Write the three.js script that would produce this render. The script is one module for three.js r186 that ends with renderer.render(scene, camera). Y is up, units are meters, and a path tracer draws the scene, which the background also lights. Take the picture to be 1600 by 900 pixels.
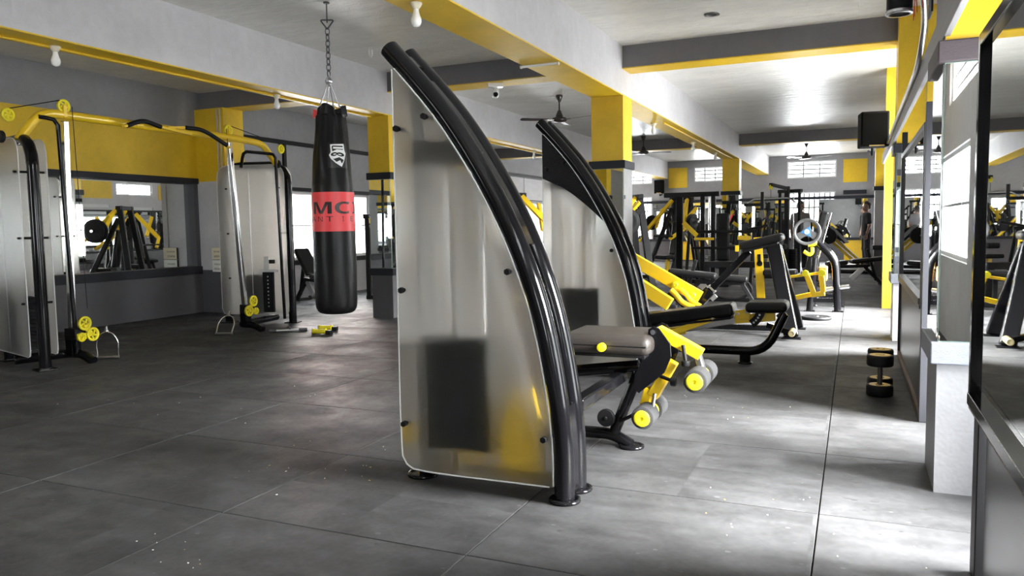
import * as THREE from 'three';
import { RoundedBoxGeometry } from 'three/addons/geometries/RoundedBoxGeometry.js';
import { mergeGeometries, mergeVertices, toCreasedNormals } from 'three/addons/utils/BufferGeometryUtils.js';
import { MarchingCubes } from 'three/addons/objects/MarchingCubes.js';
import { RectAreaLightUniformsLib } from 'three/addons/lights/RectAreaLightUniformsLib.js';

// ---------------------------------------------------------------- camera, sky, daylight, exposure
const scene = new THREE.Scene();
const R = THREE.MathUtils.degToRad;
const camera = new THREE.PerspectiveCamera(40.85, 16 / 9, 0.05, 200);
camera.rotation.set(R(-4.512), R(23.889), R(-0.931), 'YXZ');
camera.position.set(0, 1.25, 0);
scene.add(camera);
const renderer = new THREE.WebGLRenderer({ antialias: true });
renderer.toneMapping = THREE.LinearToneMapping;
renderer.toneMappingExposure = 1.72;
renderer.shadowMap.enabled = true;
RectAreaLightUniformsLib.init();
// bright overcast sky; it enters through the windows only
scene.background = new THREE.Color(0.93, 0.97, 1.0);
scene.backgroundIntensity = 3;
const DAY = 10;                               // radiance of the daylight at the window openings
// hazy sun behind thin cloud: very soft, from the window side
const sun = new THREE.DirectionalLight(new THREE.Color(1.0, 0.985, 0.96), 82);
sun.position.set(14, 9.6, -6.9); sun.target.position.set(0, 0, -7.5); sun.castShadow = true; sun.shadow.radius = 88; sun.shadow.mapSize.set(2048, 2048);
Object.assign(sun.shadow.camera, { left: -22, right: 22, top: 14, bottom: -14, near: 0.5, far: 60 });
scene.add(sun, sun.target);
function daylight(width, height, position, target, level = 1) {
  const l = new THREE.RectAreaLight(new THREE.Color(0.97, 0.98, 1.0), DAY * level, width, height);
  l.position.set(...position); l.lookAt(...target); scene.add(l);
  return l;
}

// ---------------------------------------------------------------- random numbers and textures
function rng(seed) { let s = seed >>> 0; return () => { s = (s + 0x6D2B79F5) >>> 0; let t = Math.imul(s ^ (s >>> 15), 1 | s); t = (t + Math.imul(t ^ (t >>> 7), 61 | t)) ^ t; return ((t ^ (t >>> 14)) >>> 0) / 4294967296; }; }
const rnd = rng(20417);
function noiseGrid(n, seed) { const r = rng(seed), g = new Float32Array(n * n); for (let i = 0; i < n * n; i++) g[i] = r(); return (x, y) => { const xi = Math.floor(x), yi = Math.floor(y), fx = x - xi, fy = y - yi, sx = fx * fx * (3 - 2 * fx), sy = fy * fy * (3 - 2 * fy), m = (a) => ((a % n) + n) % n; const a = g[m(yi) * n + m(xi)], b = g[m(yi) * n + m(xi + 1)], c = g[m(yi + 1) * n + m(xi)], d = g[m(yi + 1) * n + m(xi + 1)]; return a + (b - a) * sx + (c - a) * sy + (a - b - c + d) * sx * sy; }; }
function tex(n, fn, srgb, repeat = 1) {
  const d = new Uint8Array(n * n * 4);
  for (let y = 0; y < n; y++) for (let x = 0; x < n; x++) { const v = fn(x / n, y / n), i = (y * n + x) * 4; const c = Array.isArray(v) ? v : [v, v, v]; for (let k = 0; k < 3; k++) d[i + k] = Math.max(0, Math.min(255, Math.round(c[k] * 255))); d[i + 3] = 255; }
  const t = new THREE.DataTexture(d, n, n); t.wrapS = t.wrapT = THREE.RepeatWrapping; t.magFilter = THREE.LinearFilter; t.minFilter = THREE.LinearMipmapLinearFilter; t.generateMipmaps = true;
  if (srgb) t.colorSpace = THREE.SRGBColorSpace; t.repeat.set(repeat, repeat); t.needsUpdate = true; return t;
}
const nA = noiseGrid(64, 11), nB = noiseGrid(128, 23), nC = noiseGrid(256, 37);
const fbm = (u, v) => 0.5 * nA(u * 8, v * 8) + 0.3 * nB(u * 32, v * 32) + 0.2 * nC(u * 128, v * 128);
// dusty black rubber: mottled, with pale scuffs and dark spots of its own (one repeat covers 2.4 m)
const spots = Array.from({ length: 60 }, () => [rnd(), rnd(), 0.002 + 0.006 * rnd() * rnd(), rnd() < 0.35 ? 0.72 : 1.35]);
const rubberMap = tex(1024, (u, v) => {
  let s = 0.44 + 0.10 * (nA(u * 6, v * 6) - 0.5) + 0.09 * (nB(u * 20 + 3, v * 20) - 0.5) + 0.05 * (nC(u * 110, v * 110) - 0.5) + 0.07 * (nB(u * 9, v * 50) - 0.5);
  for (const [a, b, r, k] of spots) { const dx = u - a, dy = v - b; if (dx * dx + dy * dy * 2 < r * r) s *= k; }
  return [s, s, s * 1.01];
}, true);
const rubberBump = tex(512, (u, v) => 0.6 * nC(u * 200, v * 200) + 0.4 * nC(u * 97, v * 97));
const rubberRough = tex(512, (u, v) => 0.68 + 0.4 * (fbm(u, v) - 0.5));
const plasterMap = tex(512, (u, v) => { const s = 0.94 + 0.10 * (fbm(u, v) - 0.5); return [s, s, s]; }, true);
const plasterBump = tex(512, (u, v) => 0.5 * nB(u * 40, v * 40) + 0.5 * nC(u * 180, v * 180));
const ceilingBump = tex(1024, (u, v) => 0.6 * nB(u * 10 + 0.5 * nA(u * 6, v * 6), v * 60) + 0.25 * nC(u * 40, v * 160) + 0.15 * nC(u * 200, v * 200));
const ceilingMap = tex(512, (u, v) => { const s = 0.93 + 0.12 * (fbm(u, v * 2) - 0.5); return [s, s * 0.995, s * 0.98]; }, true);
const leatherBump = tex(512, (u, v) => 0.5 * nC(u * 128, v * 128) + 0.5 * nB(u * 64, v * 64));
const frostBump = tex(512, (u, v) => nC(u * 240, v * 240));

// ---------------------------------------------------------------- materials
const col = (r, g, b) => new THREE.Color().setRGB(r, g, b);
const std = (c, o = {}) => new THREE.MeshStandardMaterial({ color: c, roughness: 0.6, ...o });
const phy = (c, o = {}) => new THREE.MeshPhysicalMaterial({ color: c, roughness: 0.5, ...o });
const wallPaint = (c, rough = 0.55) => std(c, { roughness: rough, map: plasterMap, bumpMap: plasterBump, bumpScale: 0.0012 });
const M = {
  lightGrey: wallPaint(col(0.62, 0.605, 0.62)),
  plinthGrey: wallPaint(col(0.20, 0.20, 0.21)),
  speakerBlack: phy(col(0.006, 0.006, 0.006), { roughness: 0.9, specularIntensity: 0.15 }),
  midGrey: wallPaint(col(0.31, 0.305, 0.315)),
  beamGrey: wallPaint(col(0.185, 0.175, 0.18)),
  lowGrey: wallPaint(col(0.105, 0.105, 0.115)),
  bluishGrey: wallPaint(col(0.17, 0.182, 0.215)),
  mauve: wallPaint(col(0.062, 0.046, 0.052)),
  yellow: wallPaint(col(0.84, 0.55, 0.022), 0.42),
  band: phy(col(0.022, 0.024, 0.031), { roughness: 0.5, specularIntensity: 0.5 }),
  ceiling: std(col(0.86, 0.85, 0.825), { roughness: 0.36, map: ceilingMap, bumpMap: ceilingBump, bumpScale: 0.012 }),
  slab: std(col(0.02, 0.02, 0.022), { roughness: 0.9 }),
  outside: std(col(0.55, 0.53, 0.5), { roughness: 0.9 }),
  rubber: [0.96, 1.0, 1.04].map((k) => phy(col(0.25 * k, 0.25 * k, 0.257 * k), { specularIntensity: 0.6, map: rubberMap, roughnessMap: rubberRough, roughness: 0.9, bumpMap: rubberBump, bumpScale: 0.0008 })),
  black: phy(col(0.005, 0.005, 0.006), { roughness: 0.11, specularIntensity: 0.5 }),
  blackMatt: phy(col(0.008, 0.008, 0.009), { roughness: 0.5, specularIntensity: 0.4 }),
  glossBlack: phy(col(0.003, 0.003, 0.004), { roughness: 0.22, specularIntensity: 0.4, bumpMap: frostBump, bumpScale: 0.0012 }),
  darkPanel: phy(col(0.030, 0.030, 0.033), { roughness: 0.35, clearcoat: 0.6, clearcoatRoughness: 0.25 }),
  frameGrey: std(col(0.065, 0.066, 0.078), { roughness: 0.4 }),
  yel: phy(col(0.86, 0.56, 0.010), { roughness: 0.38, clearcoat: 0.7, clearcoatRoughness: 0.2 }),
  yelPlastic: phy(col(0.92, 0.78, 0.015), { roughness: 0.4 }),
  chrome: std(col(0.80, 0.80, 0.81), { metalness: 1, roughness: 0.14 }),
  steel: std(col(0.55, 0.55, 0.56), { metalness: 1, roughness: 0.3 }),
  iron: std(col(0.10, 0.10, 0.11), { metalness: 0.6, roughness: 0.45 }),
  leather: phy(col(0.008, 0.008, 0.0085), { roughness: 0.34, specularIntensity: 0.45, bumpMap: leatherBump, bumpScale: 0.0006 }),
  seatLeather: phy(col(0.040, 0.034, 0.031), { roughness: 0.38, specularIntensity: 0.8, bumpMap: leatherBump, bumpScale: 0.0006 }),
  foam: std(col(0.030, 0.030, 0.032), { roughness: 0.85, bumpMap: rubberBump, bumpScale: 0.0015 }),
  rubberBlack: phy(col(0.009, 0.009, 0.010), { roughness: 0.5, specularIntensity: 0.4 }),
  plateGrey: std(col(0.085, 0.085, 0.088), { roughness: 0.45, metalness: 0.2 }),
  gold: std(col(0.62, 0.46, 0.20), { roughness: 0.38, metalness: 0.5 }),
  blue: std(col(0.02, 0.14, 0.36), { roughness: 0.5 }),
  red: phy(col(0.62, 0.035, 0.030), { roughness: 0.4 }),
  white: std(col(0.78, 0.78, 0.77), { roughness: 0.4 }),
  whiteGloss: phy(col(0.82, 0.82, 0.80), { roughness: 0.18, clearcoat: 0.5 }),
  mirror: std(col(0.86, 0.89, 0.88), { metalness: 1, roughness: 0.012 }),
  greenEdge: phy(col(0.30, 0.42, 0.36), { roughness: 0.15 }),
  film: phy(col(0.985, 0.98, 0.965), { transmission: 1, roughness: 0.86, thickness: 0, ior: 1.3, specularIntensity: 0.25 }),
  frosted: phy(col(0.97, 0.965, 0.95), { transmission: 1, roughness: 0.27, thickness: 0.006, ior: 1.22, bumpMap: frostBump, bumpScale: 0.0003 }),
  acrylicEdge: phy(col(0.86, 0.88, 0.86), { roughness: 0.2, transmission: 0.25, thickness: 0.005 }),
  pane: phy(col(0.97, 0.98, 0.98), { transmission: 1, roughness: 0.02, thickness: 0, ior: 1.45 }),
  fanBrown: phy(col(0.022, 0.014, 0.013), { roughness: 0.35, clearcoat: 0.5 }),
  shadeWhite: std(col(0.7, 0.7, 0.7), { roughness: 0.5 }),
  brass: std(col(0.70, 0.60, 0.34), { metalness: 0.85, roughness: 0.32 }),
  cream: std(col(0.66, 0.60, 0.46), { roughness: 0.6 }),
  wood: std(col(0.12, 0.07, 0.045), { roughness: 0.6 }),
  orange: std(col(0.45, 0.22, 0.04), { roughness: 0.6 }),
};

// ---------------------------------------------------------------- geometry helpers (world metres, uv in metres)
const V = (a) => (a.isVector3 ? a : new THREE.Vector3(...a));
function plain(g) { // non-indexed, position + normal + uv only, so that anything merges with anything
  const q = g.index ? g.toNonIndexed() : g;
  for (const k of Object.keys(q.attributes)) if (!['position', 'normal', 'uv'].includes(k)) q.deleteAttribute(k);
  if (!q.attributes.normal) q.computeVertexNormals();
  if (!q.attributes.uv) q.setAttribute('uv', new THREE.BufferAttribute(new Float32Array(q.attributes.position.count * 2), 2));
  q.morphAttributes = {}; q.clearGroups();
  return q;
}
function metricUV(g, scale = 1, ox = 0, oy = 0) {
  const q = plain(g), p = q.attributes.position, u = q.attributes.uv, a = new THREE.Vector3(), b = new THREE.Vector3(), c = new THREE.Vector3(), n = new THREE.Vector3();
  for (let i = 0; i < p.count; i += 3) {
    a.fromBufferAttribute(p, i); b.fromBufferAttribute(p, i + 1); c.fromBufferAttribute(p, i + 2);
    n.copy(b).sub(a).cross(c.clone().sub(a)); const x = Math.abs(n.x), y = Math.abs(n.y), z = Math.abs(n.z);
    [a, b, c].forEach((v, k) => { const [s, t] = y >= x && y >= z ? [v.x, v.z] : x >= z ? [v.z, v.y] : [v.x, v.y]; u.setXY(i + k, s * scale + ox, t * scale + oy); });
  }
  return q;
}
const span = (x0, x1, y0, y1, z0, z1) => { const g = new THREE.BoxGeometry(Math.abs(x1 - x0), Math.abs(y1 - y0), Math.abs(z1 - z0)); g.translate((x0 + x1) / 2, (y0 + y1) / 2, (z0 + z1) / 2); return g; };
const wall = (...a) => metricUV(span(...a), 0.5);
const rspan = (x0, x1, y0, y1, z0, z1, r = 0.006, seg = 2) => { const w = Math.abs(x1 - x0), h = Math.abs(y1 - y0), d = Math.abs(z1 - z0); const g = new RoundedBoxGeometry(w, h, d, seg, Math.min(r, w / 2.05, h / 2.05, d / 2.05)); g.translate((x0 + x1) / 2, (y0 + y1) / 2, (z0 + z1) / 2); return plain(g); };
function aim(g, a, b, up) { // a geometry built along +y, centred, put between a and b
  a = V(a); b = V(b); const d = b.clone().sub(a), m = new THREE.Matrix4(), y = d.clone().normalize();
  let z = (up ? V(up).clone() : Math.abs(y.z) > 0.9 ? new THREE.Vector3(1, 0, 0) : new THREE.Vector3(0, 0, 1)); z.sub(y.clone().multiplyScalar(z.dot(y))).normalize();
  const x = y.clone().cross(z); m.makeBasis(x, y, z); m.setPosition(a.clone().add(b).multiplyScalar(0.5)); g.applyMatrix4(m); return g;
}
const len = (a, b) => V(a).distanceTo(V(b));
const bar = (a, b, w, d, r = 0.006, up) => aim(plain(new RoundedBoxGeometry(w, len(a, b), d, 2, Math.min(r, w / 2.1, d / 2.1))), a, b, up);   // d lies along `up` (z by default)
const rod = (a, b, r, r2 = r, seg = 20) => aim(plain(new THREE.CylinderGeometry(r2, r, len(a, b), seg)), a, b);
function filleted(pts, rad) {
  const p = pts.map(V), path = new THREE.CurvePath(); let last = p[0];
  for (let i = 1; i < p.length - 1; i++) {
    const a = p[i - 1].clone().sub(p[i]), b = p[i + 1].clone().sub(p[i]), r = Math.min(rad, a.length() * 0.48, b.length() * 0.48);
    const s = p[i].clone().add(a.setLength(r)), e = p[i].clone().add(b.setLength(r));
    if (last.distanceTo(s) > 1e-5) path.add(new THREE.LineCurve3(last.clone(), s));
    path.add(new THREE.QuadraticBezierCurve3(s, p[i].clone(), e)); last = e;
  }
  path.add(new THREE.LineCurve3(last.clone(), p[p.length - 1])); return path;
}
function capped(curve, n, r, seg = 14) {
  const g = plain(new THREE.TubeGeometry(curve, n, r, seg, false));
  const ends = [0, 1].map((t) => { const c = new THREE.CircleGeometry(r, seg), q = new THREE.Quaternion().setFromUnitVectors(new THREE.Vector3(0, 0, 1), curve.getTangent(t).multiplyScalar(t ? 1 : -1)); c.applyQuaternion(q); c.translate(...curve.getPoint(t).toArray()); return plain(c); });
  return mergeGeometries([g, ...ends]);
}
const pipe = (pts, r, rad = 0.08, seg = 14) => capped(filleted(pts, rad), Math.max(8, pts.length * 12), r, seg);
const sweep = (pts, r, seg = 14, n = 48) => capped(new THREE.CatmullRomCurve3(pts.map(V)), n, r, seg);
function slabXY(pts, z0, z1, bevel = 0.003) { // a plate: outline in x and y, between z0 and z1
  const s = pts instanceof THREE.Shape ? pts : new THREE.Shape(pts.map(([x, y]) => new THREE.Vector2(x, y))), t = Math.abs(z1 - z0), b = Math.min(bevel, t / 2.2);
  const g = new THREE.ExtrudeGeometry(s, { depth: t - 2 * b, bevelEnabled: b > 0, bevelThickness: b, bevelSize: b, bevelOffset: -b, bevelSegments: 1, curveSegments: 10 });
  g.translate(0, 0, Math.min(z0, z1) + b); return plain(g);
}
const lathe = (prof, seg = 32) => plain(new THREE.LatheGeometry(prof.map(([x, y]) => new THREE.Vector2(x, y)), seg));
const shift = (g, x, y, z) => { g.translate(x, y, z); return g; };
const turnZ = (g) => { g.rotateX(Math.PI / 2); return g; };      // y axis -> z axis
const turnX = (g) => { g.rotateZ(-Math.PI / 2); return g; };     // y axis -> x axis
const disc = (r, t, seg = 28, e = 0.004) => lathe([[0, -t / 2], [r - e, -t / 2], [r, -t / 2 + e], [r, t / 2 - e], [r - e, t / 2], [0, t / 2]], seg);

// ---------------------------------------------------------------- objects
const taken = new Map();
function numbered(name) { const k = taken.get(name) ?? 0; taken.set(name, k + 1); return k ? `${name}_${String(k).padStart(3, '0')}` : name; }
function mesh(name, g, m) { const geo = Array.isArray(g) ? (g.length > 1 ? mergeGeometries(g.map(plain)) : g[0]) : g; const o = new THREE.Mesh(geo, m); o.name = name; o.castShadow = o.receiveShadow = true; return o; }
function part(name, g, m, parent, label) { const o = mesh(name, g, m); parent.add(o); if (label) o.userData.label = label; return o; }
function thing(name, label, category, at = [0, 0, 0], turn = 0, group) {
  const o = new THREE.Group(); o.name = numbered(name); o.position.set(...at); o.rotation.y = turn; o.userData = { label, category }; if (group) o.userData.group = group; scene.add(o); return o;
}
function solo(name, g, m, label, category, group) { const o = mesh(numbered(name), g, m); o.userData = { label, category }; if (group) o.userData.group = group; scene.add(o); return o; }
function struct(name, label, category) { const o = new THREE.Group(); o.name = numbered(name); o.userData = { kind: 'structure', label, category }; scene.add(o); return o; }
// ================================================================ the room
const XL = -9.32, XR = 0.9, ZF = -26.7, ZB = 4.0, YC = 3.39;
// axis 'x': wall lies across x between c0 and c1 and runs along z from a0 to a1; axis 'z' the other way round
function wallGrid(parent, axis, c0, c1, a0, a1, bands, holes = []) {
  for (const [name, y0, y1, m] of bands) {
    const as = [...new Set([a0, a1, ...holes.flatMap((h) => [h[0], h[1]])])].filter((v) => v >= a0 && v <= a1).sort((p, q) => p - q);
    const ys = [...new Set([y0, y1, ...holes.flatMap((h) => [h[2], h[3]])])].filter((v) => v >= y0 && v <= y1).sort((p, q) => p - q);
    const out = [];
    for (let i = 0; i + 1 < as.length; i++) {
      let run = null;
      for (let j = 0; j + 1 < ys.length; j++) {
        const ma = (as[i] + as[i + 1]) / 2, my = (ys[j] + ys[j + 1]) / 2, open = holes.some((h) => ma > h[0] && ma < h[1] && my > h[2] && my < h[3]);
        if (!open) { if (run && run[1] === ys[j]) run[1] = ys[j + 1]; else { if (run) out.push([as[i], as[i + 1], ...run]); run = [ys[j], ys[j + 1]]; } }
      }
      if (run) out.push([as[i], as[i + 1], ...run]);
    }
    if (out.length) part(name, out.map(([p, q, r, s]) => (axis === 'x' ? wall(c0, c1, r, s, p, q) : wall(p, q, r, s, c0, c1))), m, parent);
  }
}
let windowCount = 0;
// a window with frame, bars and pane in a wall across `axis`; `inward` is +1 or -1 along that axis; bars: [upright, level]
function makeWindow(axis, c, a0, a1, y0, y1, inward, bars, level, label, paneOn = true) {
  const w = struct(`window_${++windowCount}`, label, 'window');
  const box = (p, q, r, s, t0, t1) => (axis === 'x' ? span(Math.min(c + t0, c + t1), Math.max(c + t0, c + t1), r, s, p, q) : span(p, q, r, s, Math.min(c + t0, c + t1), Math.max(c + t0, c + t1)));
  const f = 0.045, o = -inward, bw = axis === 'z' && c < -20 ? 0.022 : 0.014;
  part('frame', [box(a0, a1, y0, y0 + f, 0.03 * o, 0.09 * o), box(a0, a1, y1 - f, y1, 0.03 * o, 0.09 * o), box(a0, a0 + f, y0 + f, y1 - f, 0.03 * o, 0.09 * o), box(a1 - f, a1, y0 + f, y1 - f, 0.03 * o, 0.09 * o)], M.shadeWhite, w);
  for (let k = 1; k < bars[0]; k++) { const p = a0 + (a1 - a0) * k / bars[0]; part('upright_bar', box(p - bw, p + bw, y0 + f, y1 - f, 0.045 * o, 0.065 * o), M.steel, w); }
  for (let k = 1; k < bars[1]; k++) { const p = y0 + (y1 - y0) * k / bars[1]; part('level_bar', box(a0 + f, a1 - f, p - bw, p + bw, 0.05 * o, 0.07 * o), M.steel, w); }
  if (paneOn) part('pane', box(a0 + f, a1 - f, y0 + f, y1 - f, 0.085 * o, 0.089 * o), M.pane, w);
  const d = 0.24 * o, ca = (a0 + a1) / 2, cy = (y0 + y1) / 2;
  if (level) { const at = axis === 'x' ? [c + d, cy, ca] : [ca, cy, c + d], to = axis === 'x' ? [c - d * 10, cy, ca] : [ca, cy, c - d * 10]; daylight(a1 - a0, y1 - y0, at, to, level); }
  return w;
}

// ---- floor: rubber mats laid in a grid (1.22 m x 0.935 m), seams left open
const floor = struct('floor', 'dusty dark rubber gym mats covering the whole floor', 'floor');
part('screed', metricUV(span(XL - 0.2, XR + 0.2, -0.12, -0.018, ZF - 0.2, ZB + 0.2), 0.4), M.slab, floor);
{
  const xs = [], zs = []; for (let k = -8; k <= 1; k++) xs.push(Math.min(XR, Math.max(XL, -0.12 + 1.22 * k)));
  for (let z = -2.55 + 0.935 * 5; z > -14; z -= 0.935) zs.push(z);
  const cache = new Map(), g = 0.0028; let n = 0;
  const r = rng(5);
  for (let i = 0; i + 1 < xs.length; i++) for (let j = 0; j + 1 < zs.length; j++) {
    const w = xs[i + 1] - xs[i], d = zs[j] - zs[j + 1], v = Math.floor(r() * 5), key = `${w.toFixed(3)}|${d.toFixed(3)}|${v}`;
    if (!cache.has(key)) { const b = new RoundedBoxGeometry(w - 2 * g, 0.018, d - 2 * g, 1, 0.002); const q = metricUV(b, 1 / 2.4, v * 0.377, v * 0.613); cache.set(key, q); }
    const o = part('rubber_mat' + (n ? '_' + String(n).padStart(3, '0') : ''), cache.get(key), M.rubber[Math.floor(r() * 3)], floor); n++;
    o.position.set((xs[i] + xs[i + 1]) / 2, -0.009, (zs[j] + zs[j + 1]) / 2); o.rotation.y = v % 2 ? Math.PI : 0;
  }
  const zl = zs[zs.length - 1];
  const fm = part('distant_mats', metricUV(span(XL, XR, -0.018, 0, ZF, zl), 1 / 2.4), M.rubber[1], floor); fm.userData.kind = 'stuff';
  part('near_mats', metricUV(span(XL, XR, -0.018, 0, zs[0], ZB), 1 / 2.4), M.rubber[1], floor).userData.kind = 'stuff';
}

// ---- ceiling and beams
{
  const c = struct('ceiling', 'off-white brushed plaster ceiling', 'ceiling');
  part('slab', metricUV(span(XL - 0.2, XR + 0.2, YC, YC + 0.15, ZF - 0.2, ZB + 0.2), 0.33), M.ceiling, c);
}
function beam(label, x0, x1, y0, z0, z1, m, soffit = M.yellow) {
  const b = struct('ceiling_beam', label, 'beam');
  part('beam_side', wall(x0, x1, y0 + 0.012, YC, z0, z1), m, b);
  part('soffit', wall(x0 - 0.001, x1 + 0.001, y0, y0 + 0.012, z0 - 0.001, z1 + 0.001), soffit, b);
  return b;
}
beam('pale grey ceiling beam with yellow underside over the central columns', -2.97, -2.58, 2.81, ZF, ZB, M.lightGrey);
beam('pale grey ceiling beam with yellow underside above the punching bag and cable station', -6.24, -5.90, 2.81, ZF, ZB, M.lightGrey);
for (const [z, what] of [[-9.2, 'nearer'], [-19.5, 'farther'], [1.45, 'behind the camera,']])
  for (const [x0, x1, bay] of [[XL, -6.24, 'left bay'], [-5.90, -2.97, 'middle bay'], [-2.58, XR, 'right bay']])
    beam(`dark grey cross beam with yellow edge, ${what} one of the ${bay}`, x0, x1, 3.12, z - 0.36, z, M.beamGrey);

// ---- columns
function column(label, x0, x1, z0, z1, { clad = true, low = M.lowGrey, trim = M.band, upTrim = M.band, top = M.yellow, sideTop, yTop = 2.81 } = {}) {
  const c = struct('column', label, 'column'), e = 0.03;
  part('plinth', wall(x0, x1, 0, 0.60, z0, z1), low, c);
  part('lower_trim', rspan(x0 - e, x1 + e, 0.60, 0.70, z0 - e, z1 + e, 0.008), trim, c);
  part('core', wall(x0, x1, 0.70, 1.94, z0, z1), clad ? M.greenEdge : M.lightGrey, c);
  if (clad) {
    const t = 0.006, a = 0.004;
    part('mirror_panel', span(x0 + a, x1 - a, 0.705, 1.935, z1, z1 + t), M.mirror, c);
    part('mirror_panel', span(x0 + a, x1 - a, 0.705, 1.935, z0 - t, z0), M.mirror, c);
    part('mirror_panel', span(x0 - t, x0, 0.705, 1.935, z0 + a, z1 - a), M.mirror, c);
    part('mirror_panel', span(x1, x1 + t, 0.705, 1.935, z0 + a, z1 - a), M.mirror, c);
  }
  part('upper_trim', rspan(x0 - e, x1 + e, 1.94, 2.035, z0 - e, z1 + e, 0.008), upTrim, c);
  if (sideTop) { part('upper_shaft', wall(x0, x1, 2.035, yTop, z0, z1 - 0.012), sideTop, c); part('yellow_face', wall(x0, x1, 2.035, yTop, z1 - 0.012, z1), top, c); }
  else part('upper_shaft', wall(x0, x1, 2.035, yTop, z0, z1), top, c);
  return c;
}
column('yellow-topped mirrored column behind the second curved shield', -2.975, -2.575, -9.6, -9.2);
column('yellow-topped mirrored column just right of the punching bag', -6.24, -5.90, -9.6, -9.2);
column('far yellow-topped mirrored column behind the black rack', -2.975, -2.575, -19.9, -19.5);
column('far yellow-topped mirrored column of the left row', -6.24, -5.90, -19.9, -19.5);
column('mirrored central column behind the camera, seen only in mirrors', -2.975, -2.575, 1.1, 1.5);
column('mirrored left-row column behind the camera, seen only in mirrors', -6.24, -5.90, 1.1, 1.5);
column('nearest right-hand column, white plinth, scratched mirror faces and mauve trim', 0.353, 0.64, -4.43, -3.96, { low: M.plinthGrey, trim: M.bluishGrey, upTrim: M.mauve, sideTop: M.midGrey, yTop: YC });
column('right-hand mirrored column beyond the framed mirror panel', 0.38, XR, -9.40, -8.92, { low: M.lightGrey, trim: M.bluishGrey, yTop: YC });
column('grey right-hand column beside the standing person, dark trim', 0.41, XR, -19.9, -19.4, { clad: false, yTop: YC });
{
  const c = struct('column', 'slim all-yellow pilaster on the right, floor to ceiling', 'column');
  part('shaft', wall(0.38, 0.50, 0, YC, -12.52, -12.26), M.yellow, c);
  const d = struct('column', 'left wall column, yellow above and grey below, with two notices', 'column');
  part('plinth', wall(XL, -8.75, 0, 0.66, -9.5, -9.08), M.lowGrey, d);
  part('middle', wall(XL, -8.75, 0.66, 2.02, -9.5, -9.08), M.lightGrey, d);
  part('upper_shaft', wall(XL, -8.75, 2.02, 3.12, -9.5, -9.08), M.yellow, d);
  part('conduit', [rod([-8.86, 0.72, -9.07], [-8.86, 3.1, -9.07], 0.011), rod([-8.80, 2.02, -9.07], [-8.80, 3.1, -9.07], 0.009)], M.lightGrey, d);
}

// ---- left wall
{
  const w = struct('wall_left', 'left wall, grey above, yellow band, dark trims and grey below', 'wall');
  wallGrid(w, 'x', XL - 0.32, XL - 0.12, -9.08, ZB, [['mirror_backing', 0.60, 2.07, M.lowGrey]]);
  part('niche_cheek', wall(XL - 0.12, XL, 0.70, 2.0, -9.08, -9.0), M.lowGrey, w);
  wallGrid(w, 'x', XL - 0.2, XL, -9.08, ZB, [['lower_wall', 0, 0.60, M.lowGrey], ['yellow_band', 2.07, 2.83, M.yellow], ['upper_wall', 2.83, YC, M.midGrey]]);
  part('lower_trim', rspan(XL - 0.12, XL + 0.03, 0.60, 0.72, -9.08, ZB, 0.006), M.band, w);
  part('upper_trim', rspan(XL - 0.12, XL + 0.03, 1.99, 2.075, -9.08, ZB, 0.006), M.band, w);
  const holes = [[-13.7, -11.1, 0.72, 1.95], [-25.6, -20.2, 0.72, 2.0]];
  wallGrid(w, 'x', XL - 0.2, XL, ZF, -9.08, [['rear_wall', 0, YC, M.midGrey]], holes);
  part('black_rail', [rspan(XL, XL + 0.06, 2.78, 2.85, -26.2, -9.5, 0.006), rspan(XL, XL + 0.04, 1.96, 2.03, -13.9, -9.5, 0.006), rspan(XL, XL + 0.05, 2.0, 2.80, -11.12, -11.05, 0.006), rspan(XL, XL + 0.04, 0.62, 0.71, -19.4, -9.5, 0.006)], M.blackMatt, w);
  makeWindow('x', XL, -13.7, -11.1, 0.72, 1.95, 1, [3, 2], 0.6, 'bright window of the left wall behind the punching bag');
  makeWindow('x', XL, -25.6, -20.2, 0.72, 2.0, 1, [5, 2], 0.5, 'bright window far along the left wall');
  part('board_backing', span(XL, XL + 0.004, 2.06, 2.76, -26.2, -13.92), M.blackMatt, w);
  // pale boards hung under the rail
  for (let k = 0; k < 6; k++) {
    const z1 = -13.97 - k * 2.02;
    solo('wall_board', rspan(XL + 0.005, XL + 0.03, 2.08, 2.74, z1 - 1.96, z1, 0.004), M.lightGrey, `pale wall board with black joints under the left rail, ${['first', 'second', 'third', 'fourth', 'fifth', 'sixth'][k]} past the window`, 'board', 'pale boards along the far left wall');
  }
}
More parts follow.
